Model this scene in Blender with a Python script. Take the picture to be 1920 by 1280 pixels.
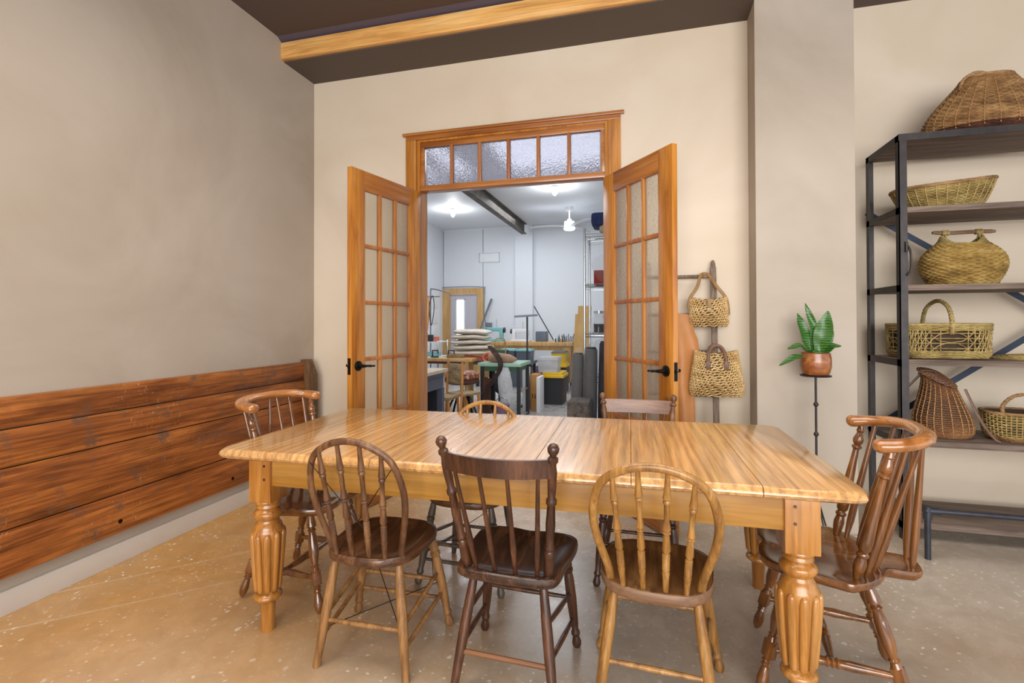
import bpy, bmesh, math, random
from mathutils import Vector, Matrix, Quaternion
random.seed(7)
PI = math.pi
for o in list(bpy.data.objects): bpy.data.objects.remove(o)
SC = bpy.context.scene; COL = SC.collection

# ---------------------------------------------------------------- camera
F_PX = 927.33; H = 1.29
yaw, pitch, roll = -0.261845, 0.0100493, -0.00266837
cy_, sy_ = math.cos(yaw), math.sin(yaw); cp_, sp_ = math.cos(pitch), math.sin(pitch)
right = Vector((cy_, -sy_, 0)); fwd = Vector((sy_, cy_, 0)); up = Vector((0, 0, 1))
f2 = cp_*fwd + sp_*up; u2 = cp_*up - sp_*fwd
r3 = math.cos(roll)*right + math.sin(roll)*u2; u3 = math.cos(roll)*u2 - math.sin(roll)*right
cam = bpy.data.cameras.new('camera'); co = bpy.data.objects.new('camera', cam); COL.objects.link(co)
m = Matrix((r3, u3, -f2)).transposed().to_4x4(); m.translation = (0, 0, H); co.matrix_world = m
cam.sensor_width = 36; cam.lens = 36*F_PX/1920; cam.shift_y = (594.456-640)/1920; cam.clip_start = 0.05
SC.camera = co

# ---------------------------------------------------------------- light
W = bpy.data.worlds.new('daylight'); SC.world = W; W.use_nodes = True
W.node_tree.nodes['Background'].inputs[0].default_value = (0.93, 0.95, 1.0, 1)
W.node_tree.nodes['Background'].inputs[1].default_value = 1.35
def area(name, loc, target, sx, sy, power, colr, spread=180):
    l = bpy.data.lights.new(name, 'AREA'); l.shape = 'RECTANGLE'; l.size = sx; l.size_y = sy; l.energy = power; l.color = colr; l.spread = math.radians(spread)
    o = bpy.data.objects.new(name, l); COL.objects.link(o); o.location = loc
    o.rotation_euler = (Vector(target)-Vector(loc)).to_track_quat('-Z', 'Y').to_euler(); return o
area('assumed_window_light', (1.2, -3.6, 1.9), (0.4, 3, 2.0), 5.5, 2.6, 190, (1.0, 0.985, 0.96), 120)  # bare area light added behind the camera for assumed windows, none modelled
area('overhead_fill_light', (-0.2, 1.5, 3.45), (-0.2, 1.5, 0), 4.0, 2.4, 74, (1.0, 0.95, 0.88), 130)  # unseen soft panel added overhead to brighten floor and table
area('overhead_fill_light', (-1.9, 0.2, 3.45), (-2.0, 1.4, 0), 0.9, 0.9, 14, (1.0, 0.80, 0.54), 110)  # added warm overhead fill for the bench-side floor, no fixture modelled
area('workshop_ceiling_light', (-3.2, 6.0, 3.45), (-3.2, 6.0, 0), 1.6, 1.6, 34, (0.90, 0.95, 1.0))
area('workshop_ceiling_light', (-1.0, 6.0, 3.45), (-1.0, 6.0, 0), 1.6, 1.6, 34, (0.90, 0.95, 1.0))
area('workshop_ceiling_light', (-2.2, 9.2, 3.45), (-2.2, 9.2, 0), 2.4, 1.8, 50, (0.90, 0.95, 1.0))
SC.view_settings.view_transform = 'Standard'; SC.view_settings.look = 'None'
SC.view_settings.exposure = 0.0; SC.view_settings.gamma = 1; SC.view_settings.use_curve_mapping = False

# ---------------------------------------------------------------- materials
def lin(c):
    return tuple(((v/255+0.055)/1.055)**2.4 if v > 10 else v/255/12.92 for v in c) + (1,)
def newmat(name):
    m = bpy.data.materials.new(name); m.use_nodes = True; nt = m.node_tree
    b = nt.nodes['Principled BSDF']; return m, nt, b
def N(nt, t, **k):
    n = nt.nodes.new(t)
    for a, v in k.items():
        if a.startswith('i_'): n.inputs[a[2:].replace('_', ' ')].default_value = v
        else: setattr(n, a, v)
    return n
def plain(name, c, rough=0.5, metal=0, emit=0, spec=0.5, coat=0):
    m, nt, b = newmat(name); b.inputs['Base Color'].default_value = lin(c); b.inputs['Roughness'].default_value = rough
    b.inputs['Metallic'].default_value = metal; b.inputs['Specular IOR Level'].default_value = spec
    b.inputs['Coat Weight'].default_value = coat
    if emit: b.inputs['Emission Color'].default_value = lin(c); b.inputs['Emission Strength'].default_value = emit
    return m
def coords(nt, scale, rot=(0, 0, 0), loc=(0, 0, 0)):
    t = N(nt, 'ShaderNodeTexCoord'); mp = N(nt, 'ShaderNodeMapping')
    mp.inputs['Scale'].default_value = scale; mp.inputs['Rotation'].default_value = rot; mp.inputs['Location'].default_value = loc
    nt.links.new(t.outputs['Object'], mp.inputs['Vector']); return mp.outputs[0]
def ramp(nt, fac, stops):
    r = N(nt, 'ShaderNodeValToRGB'); e = r.color_ramp.elements
    while len(e) < len(stops): e.new(0.5)
    for i, (p, c) in enumerate(stops): e[i].position = p; e[i].color = lin(c) if len(c) == 3 else c
    nt.links.new(fac, r.inputs[0]); return r.outputs[0]
def mix(nt, fac, a, b, mode='MIX'):
    x = N(nt, 'ShaderNodeMix', data_type='RGBA', blend_type=mode)
    if isinstance(fac, (int, float)): x.inputs[0].default_value = fac
    else: nt.links.new(fac, x.inputs[0])
    for i, v in ((6, a), (7, b)):
        if isinstance(v, tuple): x.inputs[i].default_value = v
        else: nt.links.new(v, x.inputs[i])
    return x.outputs[2]
def noise(nt, vec, scale, detail=5, rough=0.55, dist=0.0):
    n = N(nt, 'ShaderNodeTexNoise'); n.inputs['Scale'].default_value = scale; n.inputs['Detail'].default_value = detail
    n.inputs['Roughness'].default_value = rough; n.inputs['Distortion'].default_value = dist
    nt.links.new(vec, n.inputs['Vector']); return n.outputs[0]
def bump(nt, b, h, strength=0.2, dist=0.01):
    u = N(nt, 'ShaderNodeBump'); u.inputs['Strength'].default_value = strength; u.inputs['Distance'].default_value = dist
    nt.links.new(h, u.inputs['Height']); nt.links.new(u.outputs[0], b.inputs['Normal'])
def wood(name, c1, c2, c3, axis='z', rough=0.35, s=1.0, knots=False, coat=0.0, grain=0.35, wear=None, rings=0.0, bmp=0.12, boards=None):
    """c1 dark, c2 mid, c3 light; axis = grain direction"""
    m, nt, b = newmat(name); L = nt.links
    st = {'x': (0.12, 1, 1), 'y': (1, 0.12, 1), 'z': (1, 1, 0.12)}[axis]
    st2 = {'x': (0.03, 1, 1), 'y': (1, 0.03, 1), 'z': (1, 1, 0.03)}[axis]
    v = coords(nt, tuple(k*s for k in st)); shift = None
    if boards:      # every board of the top has its own tone and its own stretch of grain
        tc = N(nt, 'ShaderNodeTexCoord'); sx = N(nt, 'ShaderNodeSeparateXYZ'); L.new(tc.outputs['Object'], sx.inputs[0])
        mr = N(nt, 'ShaderNodeMapRange'); mr.inputs[1].default_value = boards[0]; mr.inputs[2].default_value = boards[-1]; L.new(sx.outputs[0], mr.inputs[0])
        cr = N(nt, 'ShaderNodeValToRGB'); cr.color_ramp.interpolation = 'CONSTANT'; e = cr.color_ramp.elements
        while len(e) < len(boards)-1: e.new(0.5)
        for i in range(len(boards)-1):
            e[i].position = (boards[i]-boards[0])/(boards[-1]-boards[0]); q = (0.86, 1.0, 0.90, 0.97, 0.88, 0.98, 0.91)[i]; e[i].color = (q, q*0.99, q*0.97, 1)
        L.new(mr.outputs[0], cr.inputs[0]); shift = cr.outputs[0]
        va = N(nt, 'ShaderNodeVectorMath', operation='MULTIPLY_ADD'); L.new(shift, va.inputs[0]); va.inputs[1].default_value = (31, 17, 23); L.new(v, va.inputs[2]); v = va.outputs[0]
    n1 = noise(nt, v, 9, 6, 0.6, 0.8)
    col = ramp(nt, n1, [(0.30, c1), (0.5, c2), (0.72, c3)])
    if shift: col = mix(nt, 1.0, col, shift, 'MULTIPLY')
    if rings:
        w = N(nt, 'ShaderNodeTexWave', wave_type='BANDS', bands_direction={'x': 'Y', 'y': 'X', 'z': 'X'}[axis])
        w.inputs['Scale'].default_value = 7; w.inputs['Distortion'].default_value = 7; w.inputs['Detail'].default_value = 2
        w.inputs['Detail Scale'].default_value = 1.2; L.new(v if shift else coords(nt, tuple(k*s for k in {'x': (0.22, 1, 1), 'y': (1, 0.22, 1), 'z': (1, 1, 0.22)}[axis])), w.inputs['Vector'])
        dk = ramp(nt, w.outputs[1], [(0.0, (120, 120, 120)), (0.35, (225, 225, 225)), (1, (255, 255, 255))])
        col = mix(nt, rings, col, dk, 'MULTIPLY')
    n2 = noise(nt, coords(nt, tuple(k*s for k in st2)), 60, 3, 0.7)
    g = ramp(nt, n2, [(0.35, (130, 120, 110)), (0.6, (255, 255, 255))])
    col = mix(nt, grain, col, g, 'MULTIPLY')
    if knots:
        vo = N(nt, 'ShaderNodeTexVoronoi'); vo.inputs['Scale'].default_value = 3.1
        L.new(coords(nt, {'x': (0.6, 1, 1), 'y': (1, 0.6, 1), 'z': (1, 1, 0.62)}[axis]), vo.inputs['Vector'])
        k = ramp(nt, vo.outputs['Distance'], [(0.035, (255, 255, 255)), (0.11, (0, 0, 0))])
        col = mix(nt, k, col, lin((70, 30, 12)))
    if wear:
        n3 = noise(nt, coords(nt, (1, 1, 1), loc=(3, 1, 2)), 7, 6, 0.7)
        k = ramp(nt, n3, [(0.55, (0, 0, 0)), (0.68, (255, 255, 255))])
        col = mix(nt, k, col, lin(wear))
    if wear:
        n5 = noise(nt, coords(nt, (1, 2.2, 0.8), rot=(0.5, 0, 0)), 25, 5, 0.68, 1.8); n6 = noise(nt, coords(nt, (1, 1, 1), loc=(5, 2, 0)), 2.3, 3)
        k = mix(nt, 1.0, ramp(nt, n5, [(0.62, (0, 0, 0)), (0.67, (230, 230, 230))]), ramp(nt, n6, [(0.48, (0, 0, 0)), (0.62, (255, 255, 255))]), 'MULTIPLY')
        col = mix(nt, k, col, lin((198, 160, 124)))
    L.new(col, b.inputs['Base Color']); b.inputs['Roughness'].default_value = rough
    b.inputs['Coat Weight'].default_value = coat; b.inputs['Coat Roughness'].default_value = 0.12
    bump(nt, b, n2, bmp, 0.003)
    return m
def mottled(name, c1, c2, scale=3, rough=0.8, bmp=0.1, c3=None, metal=0):
    m, nt, b = newmat(name); v = coords(nt, (1, 1, 1))
    n1 = noise(nt, v, scale, 8, 0.6, 0.3)
    col = ramp(nt, n1, [(0.32, c1), (0.68, c2)] if not c3 else [(0.3, c1), (0.5, c2), (0.72, c3)])
    nt.links.new(col, b.inputs['Base Color']); b.inputs['Roughness'].default_value = rough; b.inputs['Metallic'].default_value = metal
    if bmp: bump(nt, b, noise(nt, v, scale*9, 4), bmp, 0.004)
    return m
def wicker(name, c1, c2, c3, band=3.0):
    m, nt, b = newmat(name); v = coords(nt, (1, 1, band))
    n1 = noise(nt, v, 6, 4, 0.6, 0.4); n2 = noise(nt, coords(nt, (1, 1, 6)), 40, 3)
    col = ramp(nt, n1, [(0.33, c1), (0.5, c2), (0.66, c3)])
    col = mix(nt, 0.55, col, ramp(nt, n2, [(0.35, (110, 100, 90)), (0.62, (255, 255, 255))]), 'MULTIPLY')
    nt.links.new(col, b.inputs['Base Color']); b.inputs['Roughness'].default_value = 0.6
    return m
def plaster(name, c1, c2, stain):
    m, nt, b = newmat(name); v = coords(nt, (1, 1, 1))
    n1 = noise(nt, v, 1.1, 7, 0.55, 0.8); n2 = noise(nt, v, 4.5, 6, 0.65, 1.2)
    a = ramp(nt, n1, [(0.3, c1), (0.7, c2)])
    col = mix(nt, ramp(nt, n2, [(0.55, (0, 0, 0)), (0.75, (120, 120, 120))]), a, lin(stain))
    nt.links.new(col, b.inputs['Base Color']); b.inputs['Roughness'].default_value = 0.75; b.inputs['Specular IOR Level'].default_value = 0.25
    bump(nt, b, n2, 0.08, 0.01); return m
SCORES = ((0.718, -0.696, -3.16), (0.680, -0.733, -2.84))
def concrete(name, ca, cb, cc, speck, rough=0.15, scr=True, side=None):
    m, nt, b = newmat(name); v = coords(nt, (1, 1, 1)); L = nt.links
    n1 = noise(nt, v, 0.75, 6, 0.6, 0.6)
    col = ramp(nt, n1, [(0.32, ca), (0.5, cb), (0.68, cc)])
    if side:      # ochre zone toward the bench wall: concrete stain with warm light painted in
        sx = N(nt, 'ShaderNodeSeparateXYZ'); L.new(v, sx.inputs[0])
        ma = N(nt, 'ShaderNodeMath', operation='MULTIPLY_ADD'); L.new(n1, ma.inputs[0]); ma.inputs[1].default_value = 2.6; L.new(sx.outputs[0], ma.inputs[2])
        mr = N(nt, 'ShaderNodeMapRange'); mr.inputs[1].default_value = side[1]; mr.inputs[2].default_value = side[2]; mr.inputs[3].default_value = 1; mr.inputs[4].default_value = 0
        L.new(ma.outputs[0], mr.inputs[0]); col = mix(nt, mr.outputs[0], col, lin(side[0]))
    n2 = noise(nt, v, 7, 8, 0.7, 0.4)
    col = mix(nt, 0.5, col, ramp(nt, n2, [(0.2, (185, 172, 158)), (0.7, (255, 255, 255))]), 'MULTIPLY')
    n4 = noise(nt, v, 1.6, 4)
    for sc_, th, st_ in ((42, 0.30, 0.66), (14, 0.16, 0.72)):
        vo = N(nt, 'ShaderNodeTexVoronoi'); vo.inputs['Scale'].default_value = sc_
        nz = N(nt, 'ShaderNodeTexNoise'); nz.inputs['Scale'].default_value = 30; L.new(v, nz.inputs['Vector'])
        dv = N(nt, 'ShaderNodeVectorMath', operation='MULTIPLY_ADD'); L.new(nz.outputs['Color'], dv.inputs[0]); dv.inputs[1].default_value = (0.03, 0.03, 0.0); L.new(v, dv.inputs[2])
        L.new(dv.outputs[0], vo.inputs['Vector'])
        k = ramp(nt, vo.outputs['Distance'], [(th*0.6, (255, 255, 255)), (th, (0, 0, 0))])
        sp = N(nt, 'ShaderNodeSeparateColor'); L.new(vo.outputs['Color'], sp.inputs[0])
        gate = ramp(nt, sp.outputs[0], [(st_, (0, 0, 0)), (st_+0.02, (235, 235, 235))])
        k2 = ramp(nt, n4, [(0.40, (30, 30, 30)), (0.60, (255, 255, 255))])
        col = mix(nt, mix(nt, 1.0, mix(nt, 1.0, k, gate, 'MULTIPLY'), k2, 'MULTIPLY'), col, lin(speck))
    if scr:
        for nx, ny, d0 in SCORES:
            dp = N(nt, 'ShaderNodeVectorMath', operation='DOT_PRODUCT'); L.new(v, dp.inputs[0]); dp.inputs[1].default_value = (nx, ny, 0)
            ad = N(nt, 'ShaderNodeMath', operation='ADD'); L.new(dp.outputs['Value'], ad.inputs[0]); ad.inputs[1].default_value = -d0
            wb = N(nt, 'ShaderNodeMath', operation='MULTIPLY_ADD'); L.new(n2, wb.inputs[0]); wb.inputs[1].default_value = 0.02; L.new(ad.outputs[0], wb.inputs[2])
            ab = N(nt, 'ShaderNodeMath', operation='ABSOLUTE'); L.new(wb.outputs[0], ab.inputs[0])
            kk = ramp(nt, ab.outputs[0], [(0.0015, (190, 190, 190)), (0.0045, (0, 0, 0))])
            col = mix(nt, mix(nt, 1.0, kk, ramp(nt, n1, [(0.35, (60, 60, 60)), (0.6, (255, 255, 255))]), 'MULTIPLY'), col, lin(speck))
    L.new(col, b.inputs['Base Color'])
    rr = N(nt, 'ShaderNodeMapRange'); rr.inputs[1].default_value = 0.3; rr.inputs[2].default_value = 0.7
    rr.inputs[3].default_value = rough; rr.inputs[4].default_value = rough+0.2; L.new(n2, rr.inputs[0]); L.new(rr.outputs[0], b.inputs['Roughness'])
    bump(nt, b, n2, 0.05, 0.01); return m
def obscure_glass(name, scale, rough, tr, tint=(250, 250, 250), tlf=0.22, bst=0.8, fri=1.4):
    """textured privacy glass: transparent + rough refraction + a little diffuse + gloss"""
    m, nt, b = newmat(name); L = nt.links; v = coords(nt, (1, 1, 1))
    vo = N(nt, 'ShaderNodeTexVoronoi', feature='SMOOTH_F1'); vo.inputs['Scale'].default_value = scale; L.new(v, vo.inputs['Vector'])
    u = N(nt, 'ShaderNodeBump'); u.inputs['Strength'].default_value = bst; u.inputs['Distance'].default_value = 0.006; L.new(vo.outputs[0], u.inputs['Height'])
    refr = N(nt, 'ShaderNodeBsdfRefraction'); refr.inputs['Roughness'].default_value = rough; refr.inputs['IOR'].default_value = 1.1; refr.inputs['Color'].default_value = lin(tint)
    tp = N(nt, 'ShaderNodeBsdfTransparent'); tp.inputs['Color'].default_value = lin(tint)
    tl = N(nt, 'ShaderNodeBsdfTranslucent'); tl.inputs['Color'].default_value = lin(tint)
    gl = N(nt, 'ShaderNodeBsdfGlossy'); gl.inputs['Roughness'].default_value = 0.15
    for s in (refr, tl, gl): L.new(u.outputs[0], s.inputs['Normal'])
    def mx(f, a, c):
        x = N(nt, 'ShaderNodeMixShader'); x.inputs[0].default_value = f; L.new(a.outputs[0], x.inputs[1]); L.new(c.outputs[0], x.inputs[2]); return x
    s = mx(tr, refr, tp); s = mx(tlf, s, tl)
    fr = N(nt, 'ShaderNodeFresnel'); fr.inputs[0].default_value = fri; L.new(u.outputs[0], fr.inputs['Normal'])
    x = N(nt, 'ShaderNodeMixShader'); L.new(fr.outputs[0], x.inputs[0]); L.new(s.outputs[0], x.inputs[1]); L.new(gl.outputs[0], x.inputs[2])
    L.new(x.outputs[0], nt.nodes['Material Output'].inputs[0]); nt.nodes.remove(b); return m
def film(name, tint, tr=0.55):
    m, nt, b = newmat(name); L = nt.links
    b.inputs['Base Color'].default_value = lin(tint); b.inputs['Roughness'].default_value = 0.18
    bump(nt, b, noise(nt, coords(nt, (1, 1, 0.4)), 22, 3, 0.6, 2.0), 0.8, 0.02)
    tp = N(nt, 'ShaderNodeBsdfTransparent'); x = N(nt, 'ShaderNodeMixShader'); x.inputs[0].default_value = tr
    L.new(b.outputs[0], x.inputs[1]); L.new(tp.outputs[0], x.inputs[2]); L.new(x.outputs[0], nt.nodes['Material Output'].inputs[0]); return m

M = dict(
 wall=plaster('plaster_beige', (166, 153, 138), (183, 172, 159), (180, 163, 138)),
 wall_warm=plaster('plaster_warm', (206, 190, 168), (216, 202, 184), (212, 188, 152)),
 base=mottled('baseboard_paint', (196, 188, 178), (206, 198, 190), 2, 0.5, 0.02),
 ceil=plain('ceiling_paint', (88, 74, 68), 0.75), soff=plain('soffit_paint', (88, 76, 68), 0.7), cove=plain('cove_paint', (84, 76, 88), 0.45),
 beam=wood('beam_pine', (206, 144, 76), (236, 180, 104), (244, 200, 134), 'x', 0.45, 1.2, knots=True),
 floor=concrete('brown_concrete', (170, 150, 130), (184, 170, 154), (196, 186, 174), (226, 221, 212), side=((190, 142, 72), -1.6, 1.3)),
 floor2=concrete('grey_concrete', (168, 164, 160), (184, 180, 176), (198, 194, 190), (214, 212, 210), 0.2, scr=False),
 white=plain('white_paint', (226, 229, 234), 0.6), white2=plain('white_gloss', (232, 233, 236), 0.35),
 pine=wood('amber_pine', (150, 84, 22), (188, 122, 44), (204, 142, 62), 'z', 0.28, 1.0, knots=True, coat=0.4),
 pine_h=wood('amber_pine_rail', (138, 78, 30), (168, 104, 46), (186, 124, 62), 'x', 0.28, 1.0, coat=0.4),
 pine_b=wood('amber_bead', (150, 84, 32), (182, 116, 50), (198, 136, 70), 'z', 0.3, 1.0, coat=0.4),
 pine_s=wood('sash_bar', (140, 80, 38), (168, 104, 56), (184, 122, 72), 'z', 0.35),
 oak=wood('light_pine', (196, 150, 88), (216, 172, 110), (228, 190, 136), 'z', 0.5),
 glass_t=obscure_glass('pebbled_glass', 95, 0.16, 0.0, tint=(226, 226, 234), tlf=0.55, bst=1.0, fri=1.25), glass_d=obscure_glass('door_glass', 95, 0.03, 0.5, tint=(255, 255, 252), tlf=0.22, bst=0.25, fri=1.2),
 clear=obscure_glass('clear_glass', 20, 0.0, 0.95),
 top=wood('table_top_pine', (206, 152, 92), (216, 164, 104), (226, 178, 120), 'y', 0.22, 1.1, coat=0.7, rings=0.30, grain=0.45, bmp=0.2, boards=[-1.195, -0.83, -0.485, -0.155, 0.13, 0.48, 0.885, 1.195]),
 apron=wood('apron_pine', (142, 94, 30), (168, 118, 46), (184, 138, 72), 'x', 0.35, 1.0, grain=0.3, coat=0.2),
 tleg=wood('table_leg_pine', (140, 84, 28), (182, 122, 52), (204, 150, 84), 'z', 0.28, 1.1, coat=0.4, grain=0.4),
 hoopA=wood('worn_walnut_stain', (70, 42, 26), (104, 68, 42), (150, 108, 70), 'z', 0.4, 2.0, grain=0.5),
 legA=wood('worn_maple', (112, 74, 38), (150, 106, 60), (176, 132, 82), 'z', 0.42, 2.0, grain=0.5),
 seatA=wood('dark_worn_seat', (58, 34, 22), (92, 58, 36), (134, 94, 62), 'y', 0.3, 2.0, coat=0.2, grain=0.5),
 dark=wood('dark_walnut', (46, 26, 17), (76, 44, 28), (112, 70, 44), 'z', 0.32, 2.0, coat=0.2, grain=0.5),
 darkseat=wood('near_black_seat', (34, 21, 14), (62, 38, 26), (108, 74, 52), 'y', 0.25, 2.4, coat=0.3, grain=0.4),
 greyleg=wood('smoky_leg', (58, 48, 40), (84, 72, 60), (112, 98, 82), 'z', 0.4, 2.0), crestbr=wood('brown_crest', (84, 54, 38), (116, 80, 60), (140, 102, 78), 'x', 0.35, 1.6), darkrail=wood('dark_stretcher', (96, 58, 34), (124, 80, 48), (140, 94, 60), 'x', 0.4, 2.0),
 gold=wood('golden_oak', (118, 78, 32), (160, 112, 52), (190, 144, 80), 'z', 0.35, 2.0, coat=0.2, grain=0.5),
 goldseat=wood('oak_worn_seat', (80, 50, 26), (116, 78, 42), (154, 112, 68), 'y', 0.32, 2.0, coat=0.2, grain=0.45),
 goldedge=wood('oak_seat_edge', (112, 80, 58), (132, 98, 72), (150, 116, 88), 'x', 0.5, 1.5),
 cherry=wood('glossy_cherry', (80, 46, 20), (116, 70, 31), (146, 94, 46), 'z', 0.16, 1.6, coat=0.7, grain=0.25),
 cherryrail=wood('glossy_rail', (128, 76, 32), (160, 102, 50), (182, 124, 68), 'x', 0.16, 1.6, coat=0.7, grain=0.2),
 bench=wood('old_bench_board', (114, 62, 30), (168, 98, 46), (200, 126, 60), 'y', 0.42, 1.3, knots=False, grain=0.7, wear=(108, 78, 60), rings=0.35),
 benchend=wood('dark_bench_end', (66, 46, 30), (104, 74, 48), (138, 102, 68), 'z', 0.5, 1.5, grain=0.7),
 shelfw=wood('rough_grey_brown_plank', (92, 76, 66), (122, 104, 92), (146, 126, 112), 'x', 0.75, 1.4, grain=0.6),
 iron=mottled('blackened_steel', (44, 42, 44), (66, 60, 58), 9, 0.45, 0.05, metal=0.5),
 blueiron=mottled('blue_steel', (48, 50, 58), (66, 68, 76), 9, 0.4, 0.03, metal=0.4),
 brace=plain('brace_steel', (40, 50, 66), 0.4, 0.4), black=plain('black_metal', (18, 17, 18), 0.3, 0.6),
 wire=plain('thin_wire', (40, 34, 30), 0.4, 0.7), chrome=plain('chrome', (190, 190, 190), 0.18, 1.0),
 leather=mottled('brown_leather', (82, 52, 34), (112, 74, 48), 20, 0.45, 0.1), tan=mottled('tan_leather', (170, 112, 60), (188, 128, 74), 6, 0.55, 0.08),
 sling=mottled('olive_leather', (124, 92, 48), (146, 110, 62), 20, 0.5, 0.1),
 dleather=mottled('dark_leather', (46, 30, 24), (70, 46, 36), 20, 0.4, 0.1),
 ladder=wood('grey_ladder', (94, 78, 64), (126, 106, 90), (150, 132, 116), 'z', 0.7, 1.6, grain=0.6),
 w_gold=wicker('golden_wicker', (128, 100, 52), (184, 150, 82), (206, 178, 110)), w_brown=wicker('brown_wicker', (112, 78, 48), (160, 120, 76), (190, 150, 100)),
 w_olive=wicker('olive_wicker', (134, 114, 66), (176, 152, 92), (200, 180, 118)), w_creel=wicker('creel_wicker', (108, 68, 42), (144, 98, 62), (174, 128, 84), 0.6),
 w_dark=plain('basket_inside', (62, 46, 30), 0.8), w_band=wicker('dark_band_wicker', (56, 30, 24), (84, 48, 34), (108, 66, 44)),
 w_sisal=wicker('sisal', (184, 146, 88), (210, 174, 114), (226, 196, 142)), w_stake=plain('pale_stake', (178, 146, 90), 0.6), w_stake2=plain('brown_stake', (164, 122, 76), 0.6),
 pot=wood('burl_pot', (112, 56, 30), (150, 88, 46), (180, 120, 70), 'x', 0.3, 2.2, coat=0.4), soil=plain('soil', (46, 36, 28), 0.9),
 leaf=None, bark=wood('bark_stick', (90, 66, 46), (128, 98, 72), (150, 120, 92), 'x', 0.8, 3),
)
def leafmat():
    m, nt, b = newmat('leaf_green'); v = coords(nt, (1, 1, 1))
    w = N(nt, 'ShaderNodeTexWave', wave_type='BANDS', bands_direction='Z'); w.inputs['Scale'].default_value = 22; w.inputs['Distortion'].default_value = 6
    nt.links.new(v, w.inputs['Vector'])
    nt.links.new(ramp(nt, w.outputs[1], [(0.2, (34, 76, 24)), (0.8, (66, 112, 40))]), b.inputs['Base Color']); b.inputs['Roughness'].default_value = 0.35
    return m
M['leaf'] = leafmat()

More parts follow.
